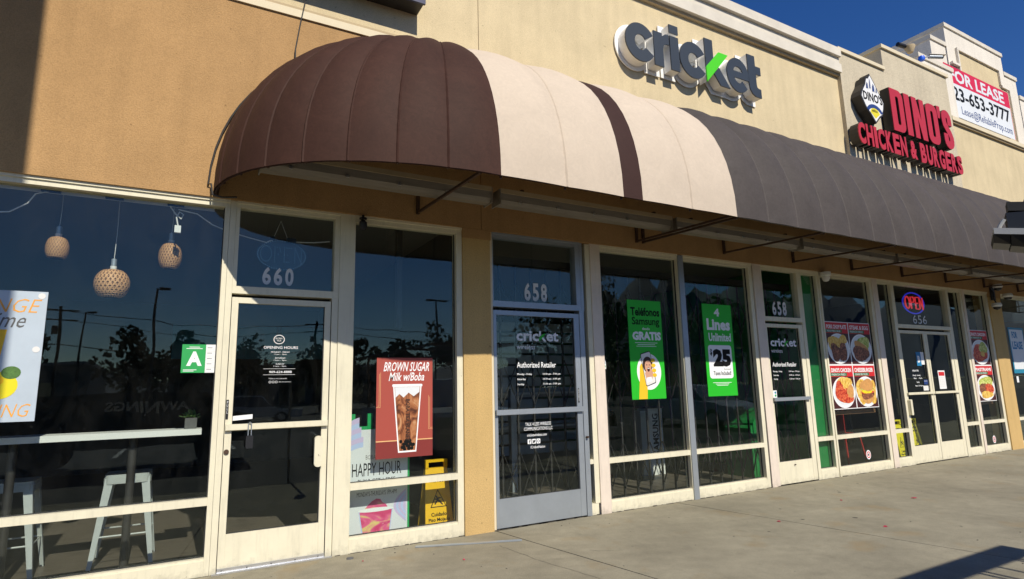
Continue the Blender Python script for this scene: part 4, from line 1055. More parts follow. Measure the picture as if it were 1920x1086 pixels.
# brown sugar poster
t = thing('poster', 'terracotta BROWN SUGAR Milk w/Boba poster with a tall iced drink', 'poster', (1.8, YP, 0.75))
X0, X1 = 1.541, 2.090
sheet(t, X0, X1, 0.755, 1.672, 'posterred'); MB().box(X0, X1, YP-.0008, YP-.0002, 0.755, 0.905).build('maroon_band', 'posterdk', t); MB().box(X0, X1, YP-.0009, YP-.0002, 0.9055, 0.915).build('gold_rule', 'gold', t)
text('BROWN SUGAR', 'vinyl', t, 1.605, 1.545, 2.055, 1.632, YP-.001, bold=0.012, shear=0.35)
text('Milk w/Boba', 'vinyl', t, 1.655, 1.455, 2.005, 1.535, YP-.001, bold=0.012, shear=0.35)
cup = [(1.762, 0.815), (1.918, 0.815), (1.965, 1.400), (1.712, 1.400)]
flat('cup_outline', 'vinyl', t, [(1.752, 0.800), (1.928, 0.800), (1.978, 1.405), (1.698, 1.405)], YP-.0012, t=.0004)
flat('drink', 'boba', t, cup, YP-.0018, t=.0004)
MB().prism(rrect(1.690, 1.400, 1.986, 1.425, 0.010), YP-.0024, YP-.0014).build('cup_rim', 'vinyl', t)
flat('foam', 'banwhite', t, [(1.722, 1.30), (1.76, 1.335), (1.80, 1.30), (1.85, 1.345), (1.90, 1.31), (1.955, 1.35), (1.96, 1.398), (1.716, 1.398)], YP-.0022, t=.0003)
random.seed(3)
for i in range(26):
    px = 1.775+random.random()*0.125; pz = 0.828+random.random()*0.085
    flat('pearl', 'ink', t, circ(px, pz, 0.016, n=10), YP-.0024-0.00002*i, t=.0003)
text('BOBA TEA PLANET', 'inkbrown', t, 1.822, 0.90, 1.862, 1.285, YP-.0036, t=.0003, bold=0.02, rot='cw')
for (a, c, z0_, z1_) in ((X0, 1.580, 1.215, 1.535), (2.048, X1, 1.00, 1.315)):
    for q in (0.0, 0.012):
        flat('gold_rule', 'gold', t, [(a+q if a == X0 else a+q, z0_+q), (c-(0 if a != X0 else q), z0_+q), (c-(0 if a != X0 else q), z0_+q+.003), (a+q, z0_+q+.003)], YP-.001)
        MB().box(a if a == X0 and False else ((c-.003-q) if a == X0 else a+q), (c-q) if a == X0 else a+q+.003, YP-.0011, YP-.0003, z0_+q, z1_-q).build('gold_rule', 'gold', t)
# happy hour A-board standing inside
t = thing('sandwich_board', 'green framed HAPPY HOUR board with a pink smoothie standing inside the window', 'sign', (1.6, 0.20, 0))
yh = 0.20
MB().box(1.28, 1.915, yh+0.001, yh+0.03, 0.0, 1.025).build('board_frame', 'green', t)
hb = MB(); hb.box(1.345, 1.39, yh, yh+0.03, 1.0255, 1.16); hb.box(1.505, 1.55, yh, yh+0.03, 1.0255, 1.16); hb.box(1.20, 1.344, yh, yh+0.03, 1.0255, 1.15)
hb.box(1.3905, 1.5045, yh, yh+0.03, 1.0255, 1.045); hb.build('handle', 'green', t)
MB().box(1.285, 1.895, yh-0.0015, yh+0.0005, 0.02, 1.015).build('print_sheet', 'banwhite', t)
text('BOBA TEA PLANET', 'pot', t, 1.494, 0.745, 1.80, 0.785, yh-.0025, bold=-0.01)
text('HAPPY HOUR', 'ink', t, 1.370, 0.598, 1.832, 0.715, yh-.0025, bold=0.0)
text('BUY 2 GET 1 FREE', 'ink', t, 1.425, 0.530, 1.775, 0.572, yh-.0025, bold=0.0)
text('MONDAYS-THURSDAYS 1PM-4PM', 'ink', t, 1.418, 0.420, 1.790, 0.460, yh-.0025, bold=-0.005)
for i in range(6):
    flat('wave_print', ('skyblue', 'lavender')[i % 2], t, [(1.288+k*0.02, 0.80+i*0.045+0.06*math.sin(k*0.16)) for k in range(10-i//2)]+[(1.288+k*0.02, 0.838+i*0.045+0.07*math.sin(k*0.17)) for k in reversed(range(10-i//2))], yh-.0022-0.0002*i, t=.0003)
for i in range(5):
    rA = 0.15-i*0.028
    flat('wave_print', ('lavender', 'skyblue')[i % 2], t, [(1.882, 0.20)]+[(1.882-rA*math.sin(PI*k/10)*0.8, 0.16+0.02*i+(0.30-i*0.04)*k/10) for k in range(11)], yh-.0022-0.0002*i, t=.0003)
flat('cup', 'skyblue', t, [(1.480, 0.03), (1.720, 0.03), (1.755, 0.295), (1.435, 0.295)], yh-.0024, t=.0003)
flat('smoothie', 'smoothie', t, [(1.490, 0.03), (1.712, 0.03), (1.745, 0.285), (1.445, 0.285)], yh-.003, t=.0003)
flat('smoothie', 'smoothie', t, [(1.48, 0.300), (1.71, 0.300), (1.69, 0.335), (1.655, 0.355), (1.635, 0.385), (1.60, 0.392), (1.56, 0.375), (1.525, 0.345)], yh-.003, t=.0003)
MB().prism(circ(1.595, 0.296, 0.165, 0.018, 28), yh-.0036, yh-.0032).build('cup_rim', 'vinyl', t)
# wet floor signs
def wet_sign(x, y, m, label, tx=True, rz=0.0):
    t = thing('wet_floor_sign', label, 'wet floor sign', (x, y, 0), 'yellow wet floor signs standing inside the windows')
    mb = MB()
    def leg(y0, y1, nm):
        b = MB(); n = 0
        pts = [(-0.15, 0.0), (0.15, 0.0), (0.115, 0.60), (-0.115, 0.60)]
        b.v = [(x+a, y+y0+(y1-y0)*c/0.60, c) for a, c in pts]+[(x+a, y+y0+(y1-y0)*c/0.60+0.02, c) for a, c in pts]
        b.f = [(0, 1, 2, 3), (7, 6, 5, 4), (0, 4, 5, 1), (1, 5, 6, 2), (2, 6, 7, 3), (3, 7, 4, 0)]
        return b.build(nm, m, t)
    leg(-0.10, 0.0, 'front_panel'); leg(0.12, 0.022, 'back_panel')
    h = MB(); h.box(x-0.115, x-0.085, y-0.01, y+0.03, 0.601, 0.655); h.box(x+0.085, x+0.115, y-0.01, y+0.03, 0.601, 0.655); h.box(x-0.115, x+0.115, y-0.01, y+0.03, 0.6555, 0.68); h.build('handle', m, t)
    def P(u, z, o=0.002): return (x+u, y-0.10+0.10*z/0.60-o, z)
    def txt(body, u0, z0, u1, z1):
        V, F = text_vf(body, 0.02, 2); ax = min(v[0] for v in V); bx = max(v[0] for v in V); ay = min(v[1] for v in V); by = max(v[1] for v in V)
        b = MB(); b.v = [P(u0+(u1-u0)*(v[0]-ax)/(bx-ax), z0+(z1-z0)*(v[1]-ay)/(by-ay), 0.002 if v[2] > 0 else 0.0005) for v in V]; b.f = F; b.build('lettering', 'ink', t)
    txt('CAUTION', -0.075, 0.515, 0.075, 0.545); txt('Wet Floor', -0.085, 0.465, 0.085, 0.495)
    txt('Cuidado', -0.08, 0.155, 0.08, 0.19); txt('Piso Mojado', -0.11, 0.10, 0.11, 0.14)
    for lp, m2 in (([(-0.085, 0.235), (0.085, 0.235), (0, 0.40)], 'ink'), ([(-0.072, 0.243), (0.072, 0.243), (0, 0.385)], m)):
        b = MB(); o = 0.0015 if m2 == 'ink' else 0.0022
        b.v = [P(a, c, o) for a, c in lp]+[P(a, c, 0.0003) for a, c in lp]; b.f = [(0, 1, 2), (0, 3, 4, 1), (1, 4, 5, 2), (2, 5, 3, 0)]; b.build('warning_triangle', m2, t)
    b = MB(); mk = [(-0.03, 0.26), (-0.01, 0.29), (0.015, 0.275), (0.04, 0.25), (0.045, 0.262), (0.02, 0.295), (0.0, 0.31), (0.03, 0.315), (0.025, 0.325), (-0.005, 0.325), (-0.012, 0.345), (-0.026, 0.338), (-0.018, 0.315), (-0.04, 0.32), (-0.04, 0.31), (-0.018, 0.30), (-0.045, 0.265)]
    n = len(mk); b.v = [P(a, c, 0.003) for a, c in mk]+[P(a, c, 0.0005) for a, c in mk]; b.f = [tuple(range(n))]+[(i, n+i, n+(i+1) % n, (i+1) % n) for i in range(n)]
    b.build('slipping_figure', 'inkbrown', t)
wet_sign(2.235, 0.32, 'yellow', 'orange yellow wet floor sign beside the happy hour board')
wet_sign(10.57, 0.36, 'yellow2', 'lemon yellow wet floor sign behind the narrow window left of the double door')
wet_sign(11.06, 0.36, 'yellow2', 'lemon yellow wet floor sign behind the left leaf of the double door')
# phone shop posters
t = thing('poster', 'green vertical poster Telefonos Samsung desde GRATIS with a laughing face on a phone', 'poster', (4.8, YP, 1.2))
X0, X1 = 4.572, 5.106; s = X1-X0
sheet(t, X0, X1, 1.197, 2.382, 'pgreen')
text('Teléfonos', 'ink', t, X0+.045, 2.19, X1-.030, 2.295, YP-.001, bold=0.030, res=4)
text('Samsung', 'ink', t, X0+.060, 2.055, X1-.040, 2.175, YP-.001, bold=0.018, res=4)
text('desde', 'vinyl', t, X0+.215, 2.02, X0+.335, 2.053, YP-.001, bold=0.01)
text('GRATIS', 'vinyl', t, X0+.055, 1.895, X1-.025, 2.0, YP-.001, bold=0.055)
for z, a in ((1.862, .09), (1.840, .13), (1.820, .11)): MB().box(X0+a, X1-a, YP-.001, YP-.0002, z, z+.006).build('fine_print', 'vinyl', t)
flat('white_disc', 'vinyl', t, circ(X0+.285, 1.520, 0.190, 0.215, 36), YP-.001, t=.0004)
flat('yellow_arm', 'handy', t, [(X0+.105, 1.199), (X0+.235, 1.199), (X0+.245, 1.33), (X0+.20, 1.48), (X0+.19, 1.60), (X0+.165, 1.62), (X0+.14, 1.58), (X0+.13, 1.42)], YP-.0016, t=.0004)
ph = [(X0+.245, 1.345), (X0+.38, 1.385), (X0+.385, 1.41), (X0+.315, 1.755), (X0+.300, 1.768), (X0+.165, 1.735), (X0+.158, 1.715), (X0+.225, 1.355)]
flat('phone_case', 'ink', t, ph, YP-.0022, t=.0004)
c0 = (X0+.27, 1.555)
flat('phone_screen', 'vinylg', t, [(c0[0]+(a-c0[0])*.92, c0[1]+(b_-c0[1])*.95) for a, b_ in ph], YP-.0027, t=.0003)
flat('printed_hair', 'inkbrown', t, circ(c0[0]-.005, 1.605, 0.078, 0.095, 20), YP-.0031, t=.0003)
flat('printed_hands', 'skin', t, [(c0[0]-.055, 1.50), (c0[0]-.03, 1.42), (c0[0]+.05, 1.42), (c0[0]+.075, 1.50), (c0[0]+.05, 1.55), (c0[0]-.02, 1.55)], YP-.0034, t=.0003)
flat('printed_face', 'skin', t, circ(c0[0], 1.582, 0.052, 0.075, 20), YP-.0037, t=.0003)
flat('printed_mouth', 'mdark', t, circ(c0[0]+.004, 1.545, 0.020, 0.026, 14), YP-.0040, t=.0003)
flat('printed_teeth', 'vinyl', t, [(c0[0]-.011, 1.555), (c0[0]+.019, 1.555), (c0[0]+.017, 1.563), (c0[0]-.009, 1.563)], YP-.0043, t=.0003)
for q in (-.020, .020): flat('printed_eye', 'ink', t, circ(c0[0]+q, 1.600, 0.009, 0.006, 10), YP-.0040, t=.0003)
flat('printed_shirt', 'vinyl', t, [(c0[0]-.035, 1.385), (c0[0]+.055, 1.408), (c0[0]+.045, 1.46), (c0[0]-.03, 1.45)], YP-.0038, t=.0003)
for z in (1.655, 1.595, 1.535, 1.478): flat('yellow_finger', 'handy', t, circ(X0+.365-(z-1.5)*0.1, z, 0.034, 0.024, 14), YP-.0044, t=.0003)
t = thing('poster', 'green vertical poster 4 Lines Unlimited $25 Taxes Included right of the silver mullion', 'poster', (6.1, YP, 1.2))
X0, X1 = 5.825, 6.370
sheet(t, X0, X1, 1.200, 2.395, 'pgreen')
text('4', 'vinyl', t, X0+.215, 2.235, X0+.315, 2.34, YP-.001, bold=0.05)
text('Lines', 'vinyl', t, X0+.065, 2.05, X1-.045, 2.205, YP-.001, bold=0.045)
text('Unlimited', 'vinyl', t, X0+.085, 1.905, X1-.045, 2.015, YP-.001, bold=0.03)
flat('price_box', 'vinyl', t, rrect(X0+.055, 1.425, X1-.055, 1.855, 0.04), YP-.001, t=.0004)
text('$', 'ink', t, X0+.085, 1.715, X0+.125, 1.805, YP-.0018, bold=0.04, t=.0004)
text('25', 'ink', t, X0+.135, 1.575, X1-.075, 1.805, YP-.0018, bold=0.07, t=.0004)
text('line/month', 'ink', t, X0+.325, 1.535, X1-.095, 1.555, YP-.0018, bold=0.0, t=.0004, res=1)
text('Taxes Included!', 'ink', t, X0+.125, 1.465, X1-.095, 1.52, YP-.0018, bold=0.015, t=.0004)
for z, a in ((1.368, .10), (1.350, .15), (1.333, .17)): MB().box(X0+a, X1-a, YP-.001, YP-.0002, z, z+.006).build('fine_print', 'vinyl', t)
for (x, z, lab, wd) in ((4.155, 1.555, 'small white payment sticker at the left edge of the Samsung poster window', 0.055), (6.999+0.015, 1.148, 'small white payment sticker on the second phone shop door', 0.10)):
    t = thing('sticker', lab, 'sticker', (x, YP, z))
    yy = YP if x < 5 else 0.0235
    MB().box(x, x+wd, yy, yy+.001, z, z+0.10).build('sticker_sheet', 'vinyl', t)
    flat('sticker_mark', 'teal', t, circ(x+wd*.7, z+.07, wd*.18, .016, 12), yy-.0006, t=.0003); flat('sticker_mark', 'acard', t, circ(x+wd*.7, z+.03, wd*.18, .016, 12), yy-.0006, t=.0003)
# menu posters
def menu(x0, x1, z0, z1, label, cells):
    t = thing('menu_poster', label, 'poster', (x0, YP, z0))
    sheet(t, x0, x1, z0, z1, 'whitep')
    for (u0, u1, v0, v1, ttl, sub, art) in cells:
        a, c = x0+(x1-x0)*u0+.012, x0+(x1-x0)*u1-.012; e, f = z0+(z1-z0)*v0+.012, z0+(z1-z0)*v1-.012
        MB().box(a, c, YP-.001, YP-.0004, e, f).build('dark_panel', 'mdark', t)
        MB().box(a, c, YP-.0016, YP-.0011, f-(f-e)*.26, f).build('red_header', 'mred', t)
        text(ttl, 'vinyl', t, a+(c-a)*.05, f-(f-e)*.155, c-(c-a)*.07, f-(f-e)*.055, YP-.0024, t=.0006, bold=0.03)
        if sub:
            MB().box(a, a+(c-a)*.72, YP-.0021, YP-.0017, f-(f-e)*.245, f-(f-e)*.17).build('green_label', 'mgreen', t)
            text(sub, 'vinyl', t, a+(c-a)*.05, f-(f-e)*.232, a+(c-a)*.66, f-(f-e)*.185, YP-.003, t=.0006, bold=0.0, res=1)
        mx, mz = (a+c)/2, e+(f-e)*.37; rx = (c-a)*.495; rz = (f-e)*.365
        flat('plate', 'vinyl', t, circ(mx, mz, rx, rz, 30), YP-.0022, t=.0004)
        flat('plate_well', 'banwhite', t, circ(mx, mz+.01, rx*.88, rz*.88, 30), YP-.0028, t=.0004)
        y = YP-.0034
        def blob(m, cx, cz, ax, az, k, seed, ang=0):
            ax *= 1.12; az *= 1.12
            rn = random.Random(seed); P = []
            for i in range(26):
                th = 2*PI*i/26; r_ = 1+0.10*math.sin(th*3+seed)+rn.uniform(-.05, .05)
                u, v = ax*r_*math.cos(th), az*r_*math.sin(th)
                P.append((mx+cx*rx+(u*math.cos(ang)-v*math.sin(ang))*rx, mz+cz*rz+(u*math.sin(ang)+v*math.cos(ang))*rz))
            flat('food', m, t, P, y-0.0006*k, t=.0004)
        if art == 'chops':
            blob('fries', -.35, .35, .55, .42, 0, 1); blob('steak', -.30, -.25, .36, .55, 1, 2, .3); blob('steak', .35, -.20, .32, .60, 2, 3, -.1); blob('fries', .45, .62, .32, .25, 3, 4)
        elif art == 'steak':
            blob('salad', .25, .40, .55, .38, 0, 5); blob('bun', .0, .05, .62, .34, 1, 6, -.5); blob('steak', -.10, -.30, .70, .45, 2, 7, -.15)
        elif art == 'wings':
            blob('fries', .10, .45, .62, .50, 0, 8, .4); blob('wings', -.35, .10, .38, .55, 1, 9); blob('wings', .15, -.25, .60, .42, 2, 10); blob('bun', .60, .05, .28, .38, 3, 11)
        elif art == 'burger':
            blob('fries', -.45, .05, .42, .75, 0, 12); blob('fries', .55, .0, .35, .70, 1, 18)
            blob('bun', .05, -.48, .50, .26, 2, 13); blob('steak', .05, -.18, .56, .30, 3, 14); blob('wings', .05, -.02, .56, .12, 4, 15); blob('yellow2', .05, .08, .42, .20, 5, 16)
            blob('salad', .05, .18, .55, .10, 6, 19); blob('bun', .05, .42, .55, .36, 7, 17)
        elif art == 'stew':
            blob('wings', -.10, -.10, .75, .62, 0, 21); blob('salad', .35, .35, .42, .40, 1, 22); blob('fries', .20, -.15, .20, .2, 2, 23)
        else:
            blob('salad', .10, .35, .70, .48, 0, 24); blob('steak', -.30, -.15, .42, .48, 1, 25); blob('wings', .38, -.15, .42, .44, 2, 26); blob('fries', .0, -.55, .60, .25, 3, 27)
    return t
menu(8.400, 9.575, 0.935, 2.255, 'four panel food menu poster with pork chop, steak, chicken and cheeseburger', (
    (0, .5, .5, 1, 'PORK CHOP PLATE', 'FRENCH FRIES & SALAD', 'chops'), (.5, 1, .5, 1, 'STEAK & EGG', 'FRENCH FRIES', 'steak'),
    (0, .5, 0, .5, "DINO'S CHICKEN", 'FRENCH FRIES', 'wings'), (.5, 1, 0, .5, 'CHEESEBURGER', 'CHAR BROILED', 'burger')))
menu(12.80, 13.50, 0.915, 2.245, 'two panel food menu poster in the last restaurant window before the pillar', (
    (0, 1, .5, 1, "DINO'S CHICKEN", 'BURRITO', 'stew'), (0, 1, 0, .5, 'PASTRAMI', 'FRENCH FRIES', 'pasta')))
for (x, z, lab) in ((8.415+0.72, 0.24, 'round white and red sticker low on the window under the four panel menu'), (13.16, 0.22, 'round white and red sticker low on the window under the two panel menu')):
    t = thing('sticker', lab, 'sticker', (x, YP, z))
    flat('sticker_disc', 'vinyl', t, circ(x, z, 0.06, 0.068, 24), YP, t=.001)
    shape('sticker_ring', 'mred', t, [circ(x, z, 0.045, 0.05, 20), circ(x, z, 0.030, 0.035, 20)[::-1]], YP-.001, YP-.0003)
    flat('sticker_mark', 'ink', t, circ(x, z, 0.014, 0.02, 12), YP-.001, t=.0006)
t = thing('grade_card', 'blue health grade card with a white B on the double door', 'card', (10.8, 0.02, 1.6))
yy = 0.0235
MB().box(10.80, 10.945, yy, yy+.001, 1.575, 1.808).build('blue_sheet', 'bcard', t); MB().box(10.9455, 11.045, yy, yy+.001, 1.595, 1.808).build('report_sheet', 'whitep', t)
text('B', 'vinyl', t, 10.835, 1.63, 10.91, 1.745, yy-.001, bold=0.05)
t = thing('notice', 'white calendar notice with a red header on the right leaf of the double door', 'notice', (11.4, 0.02, 1.2))
MB().box(11.43, 11.66, yy, yy+.001, 1.175, 1.492).build('paper', 'whitep', t); MB().box(11.45, 11.64, yy-.0007, yy-.0001, 1.40, 1.468).build('header', 'mred', t)
for r in range(5):
    for c in range(3): MB().box(11.455+c*.063, 11.455+c*.063+.05, yy-.0007, yy-.0001, 1.205+r*.038, 1.205+r*.038+.028).build('calendar_cell', 'vinylg', t)
t = thing('notice', 'small paper notice above the push bar on the left leaf of the double door', 'notice', (10.95, 0.02, 1.2))
MB().box(10.90, 11.06, yy, yy+.001, 1.16, 1.24).build('paper', 'vinylg', t)
MB().box(10.94, 11.06, yy, yy+.001, 1.26, 1.34).build('dark_card', 'inkblue', t); MB().box(10.95, 11.05, yy-.0006, yy-.0001, 1.315, 1.32).build('print_line', 'vinyl', t)
t = thing('window_sign', 'white and blue FOR LEASE sign in the vacant window at the right edge', 'sign', (14.5, YP, 1.4))
MB().box(14.42, 15.10, YP, YP+.0012, 1.42, 2.34).build('blue_border', 'teal', t); MB().box(14.47, 15.06, YP-.0008, YP-.0001, 1.50, 2.30).build('white_sheet', 'banwhite', t)
text('FOR', 'bcard', t, 14.56, 2.12, 14.80, 2.26, YP-.0018, bold=0.04); text('LEASE', 'bcard', t, 14.52, 1.90, 14.97, 2.06, YP-.0018, bold=0.04)
t = thing('sticker', 'small white paper under the FOR LEASE sign in the vacant window', 'sticker', (14.5, YP, 1.3))
MB().box(14.47, 14.56, YP, YP+.001, 1.24, 1.36).build('paper', 'vinyl', t)
# neon sign
t = thing('neon_sign', 'lit neon OPEN sign, red letters in a blue oval, above the double door', 'neon sign', (11.2, 0.16, 2.4))
yn = 0.14
MB().tube([(11.19+0.345*math.cos(a), yn, 2.68+0.185*math.sin(a)) for a in [2*PI*i/40 for i in range(41)]], 0.012, 8, cap=False).build('blue_oval', 'neonblue', t)
def neon(pts): MB().tube([(x, yn-0.02, z) for x, z in pts], 0.012, 8).build('neon_letter', 'neonred', t)
neon([(10.955+0.07*math.cos(2*PI*i/20), 2.68+0.105*math.sin(2*PI*i/20)) for i in range(21)])
neon([(11.07, 2.575), (11.07, 2.785), (11.15, 2.785), (11.175, 2.74), (11.15, 2.69), (11.07, 2.69)])
neon([(11.31, 2.785), (11.22, 2.785), (11.22, 2.575), (11.31, 2.575)]); neon([(11.22, 2.68), (11.29, 2.68)])
neon([(11.35, 2.575), (11.35, 2.785), (11.45, 2.575), (11.45, 2.785)])
for x in (11.0, 11.4): MB().tube([(x, yn, 2.86 if x < 11.1 else 2.84), (x+0.05, yn, 3.14)], 0.003, 5).build('hanging_wire', 'gate', t)
# unlit LED open sign over the first door
t = thing('led_sign', 'unlit oval OPEN sign of tiny dots above the number 660', 'led sign', (0.7, 0.12, 2.5))
yn = 0.125
MB().prism(circ(0.685, 2.59, 0.215, 0.145, 32), yn+0.004, yn+0.010).build('clear_backing', glass('clear_acrylic', (0.85, 0.88, 0.9), 0.02), t)
b = MB()
def dots(pts, step=0.017):
    for (x0, z0_), (x1, z1_) in zip(pts, pts[1:]):
        n = max(1, int(math.hypot(x1-x0, z1_-z0_)/step))
        for i in range(n):
            x = x0+(x1-x0)*i/n; z = z0_+(z1_-z0_)*i/n
            b.box(x-.0028, x+.0028, yn, yn+.003, z-.0028, z+.0028)
dots([(0.685+0.20*math.cos(a), 2.585+0.130*math.sin(a)) for a in [2*PI*i/60 for i in range(61)]])
dots([(0.553+0.045*math.cos(a), 2.59+0.07*math.sin(a)) for a in [2*PI*i/24 for i in range(25)]])
dots([(0.625, 2.52), (0.625, 2.655), (0.665, 2.65), (0.675, 2.615), (0.655, 2.59), (0.625, 2.588)])
dots([(0.765, 2.655), (0.705, 2.655), (0.705, 2.525), (0.765, 2.525)]); dots([(0.705, 2.59), (0.755, 2.59)])
dots([(0.795, 2.525), (0.795, 2.66), (0.85, 2.525), (0.85, 2.66)])
b.build('led_dots', 'led', t)
MB().tube([(0.60, yn+.005, 2.71), (0.665, yn+.005, 2.90), (0.74, yn+.005, 2.71)], 0.003, 5).build('hanging_wire', 'vinylg', t)
MB().box(0.58, 0.62, yn, yn+.03, 2.715, 2.75).box(0.72, 0.80, yn, yn+.03, 2.705, 2.75).build('power_box', 'black', t)
# key lock box on the door bar
t = thing('lock_box', 'black key lock box hanging from the push bar of the first door', 'lock box', (0.475, -0.03, 1.0))
MB().prism(rrect(0.452, 0.935, 0.505, 1.035, 0.008), -0.058, -0.03).build('body', 'black', t)
MB().tube([(0.467, -0.044, 1.036), (0.467, -0.044, 1.13), (0.478, -0.044, 1.142), (0.49, -0.044, 1.13), (0.49, -0.044, 1.036)], 0.004, 6).build('shackle', 'silver', t)

# ================================================================== INSIDE THE TEA SHOP
t = thing('counter', 'long white window counter on dark poles inside the tea shop', 'counter', (-1.2, 0.4, 0))
MB().box(-3.2, 0.143, 0.36, 0.66, 1.040, 1.088).build('counter_top', 'white', t)
for x in (-0.345, -1.11, -2.3): MB().tube([(x, 0.50, 0.002), (x, 0.50, 1.039)], 0.030, 12).build('pole', 'gate', t); 
t = thing('planter', 'small grey square pot with a green succulent on the white counter', 'plant', (0.05, 0.47, 1.088))
MB().box(0.015, 0.105, 0.43, 0.52, 1.089, 1.178).build('pot', 'pot', t)
b = MB(); rn = random.Random(5)
for i in range(46):
    a = rn.uniform(0, 2*PI); e = rn.uniform(0.1, 1.4); L_ = rn.uniform(0.03, 0.085)
    base = Vector((0.06+rn.uniform(-.03, .03), 0.475+rn.uniform(-.03, .03), 1.178)); d = Vector((math.cos(a)*math.cos(e)-0.25, math.sin(a)*math.cos(e), math.sin(e)*0.9)).normalized()
    tip = base+d*L_; mid = base+d*L_*.72; sd_ = d.cross(Vector((0, 0, 1))).normalized()*0.013; up = sd_.cross(d).normalized()*0.006
    n = len(b.v); b.v += [tuple(base), tuple(mid+sd_), tuple(tip), tuple(mid-sd_), tuple(mid+up), tuple(mid-up)]
    b.f += [(n, n+1, n+4), (n+1, n+2, n+4), (n+2, n+3, n+4), (n+3, n, n+4), (n, n+5, n+1), (n+1, n+5, n+2), (n+2, n+5, n+3), (n+3, n+5, n)]
b.build('leaves', 'leaf', t)
# bar stools
def make_stool(x, y, label):
    t = thing('bar_stool', label, 'stool', (x, y, 0), 'metal bar stools at the window counter')
    b = MB()
    k = 6
    outl = rrect(x-0.165, y-0.165, x+0.165, y+0.165, 0.05, 4)
    b.prism_z([(a, c) for a, c in outl], 0.705, 0.728); 
    b.prism_z([(x+(a-x)*1.03, y+(c-y)*1.03) for a, c in outl], 0.655, 0.7045)
    b.build('seat', 'stool', t)
    for sx_, sy_ in ((-1, -1), (1, -1), (1, 1), (-1, 1)):
        leg = MB(); top = Vector((x+sx_*0.145, y+sy_*0.145, 0.70)); bot = Vector((x+sx_*0.215, y+sy_*0.215, 0.004))
        n = 0
        for p, wd in ((top, 0.050), (bot, 0.018)):
            leg.v += [(p.x+sx_*0.012, p.y-sy_*wd, p.z), (p.x+sx_*0.012, p.y+sy_*0.012, p.z), (p.x-sx_*wd, p.y+sy_*0.012, p.z), (p.x-sx_*wd*0.9, p.y+sy_*0.004, p.z), (p.x+sx_*0.002, p.y+sy_*0.0, p.z), (p.x+sx_*0.002, p.y-sy_*wd*0.9, p.z)]
        for i in range(6): leg.f.append((i, (i+1) % 6, 6+(i+1) % 6, 6+i))
        leg.f.append(tuple(range(6))); leg.f.append(tuple(reversed(range(6, 12))))
        lo = leg.build('leg', 'stool', t)
        MB().box(bot.x-0.016, bot.x+0.016, bot.y-0.016, bot.y+0.016, 0.0025, 0.014).build('foot', 'black', lo)
    f = MB(); q = 0.192
    f.tube([(x-q, y-q, 0.25), (x+q, y-q, 0.25), (x+q, y+q, 0.25), (x-q, y+q, 0.25), (x-q, y-q, 0.25)], 0.007, 6)
    f.tube([(x-0.17, y-0.17, 0.40), (x+0.17, y+0.17, 0.40)], 0.006, 6); f.tube([(x+0.17, y-0.17, 0.40), (x-0.17, y+0.17, 0.40)], 0.006, 6)
    f.build('foot_ring', 'stool', t)
    return t
make_stool(-0.375, 0.86, 'grey metal bar stool behind the window near the first door')
make_stool(-1.16, 0.86, 'grey metal bar stool at the far left edge of the photo')
# wicker pendants
def pendant(x, y, zc, prof_, label, ztop=3.15):
    t = thing('pendant_lamp', label, 'lamp', (x, y, zc), 'woven bamboo pendant lamps in the tea shop window')
    zs = [p[1] for p in prof_]; z0_, z1_ = min(zs), max(zs)
    def rad(v):
        z = z0_+(z1_-z0_)*v
        for (ra, za), (rb, zb) in zip(prof_, prof_[1:]):
            lo, hi = (za, zb) if za < zb else (zb, za)
            if lo <= z <= hi: return ra+(rb-ra)*((z-za)/(zb-za) if zb != za else 0), z
        return prof_[-1]
    b = MB(); N_ = 24; seg = 16
    for s_ in (1, -1):
        for k in range(N_):
            n = len(b.v)
            for i in range(seg+1):
                v = i/seg; r_, z = rad(v); th = 2*PI*k/N_+s_*v*1.15
                dth = (0.20 if r_ > 0.09 else 0.14)*2*PI/N_
                rr2 = r_+(0.0012 if s_ > 0 else -0.0012)
                for dd_ in (-dth, dth): b.v.append((x+rr2*math.cos(th+dd_), y+rr2*math.sin(th+dd_), zc+z))
            for i in range(seg): b.f.append((n+2*i, n+2*i+1, n+2*i+3, n+2*i+2))
    for i in range(1, seg*2):
        r_, z = rad(i/(seg*2)); 
        if i % 2: continue
        b.lathe([(r_, z-.002), (r_, z+.002)], (x, y, zc), 28)
    b.build('woven_shade', 'wicker', t)
    MB().lathe([(r_*0.94, z) for r_, z in prof_], (x, y, zc), 20).build('lining', M['lining'], t)
    MB().lathe([(0, z1_-0.005), (0.022, z1_-0.005), (0.024, z1_+0.025), (0, z1_+0.026)], (x, y, zc), 14).build('socket', 'white', t)
    MB().lathe([(0.020, z1_+0.027), (0.020, z1_+0.085), (0.004, z1_+0.092), (0, z1_+0.092)], (x, y, zc), 14).build('cap', 'silver', t)
    MB().tube([(x, y, zc+z1_+0.09), (x+0.005, y, (zc+ztop)/2), (x, y, ztop)], 0.0025, 5).build('cord', 'vinylg', t)
M['lining'] = mat('bamboo_lining', (0.13, 0.055, 0.025), 0.9)
def bulb(r, h, top=0.45, bot=0.7):
    out = []
    for i in range(19):
        v = i/18
        k, q = (top, (v-0.48)/0.52) if v > 0.48 else (bot, (0.48-v)/0.48)
        out.append((r*(k+(1-k)*math.sqrt(max(0, 1-q*q))), -h/2+h*v))
    return out
pendant(-0.955, 0.36, 2.545, bulb(0.077, 0.175, 0.35, 0.6), 'small woven bamboo pendant lamp, leftmost of the three')
pendant(-0.575, 0.36, 2.283, bulb(0.125, 0.235, 0.22, 0.42), 'large round woven bamboo pendant lamp hanging lowest, in the middle')
pendant(-0.182, 0.36, 2.548, bulb(0.088, 0.225, 0.3, 0.45), 'egg shaped woven bamboo pendant lamp nearest the first door')
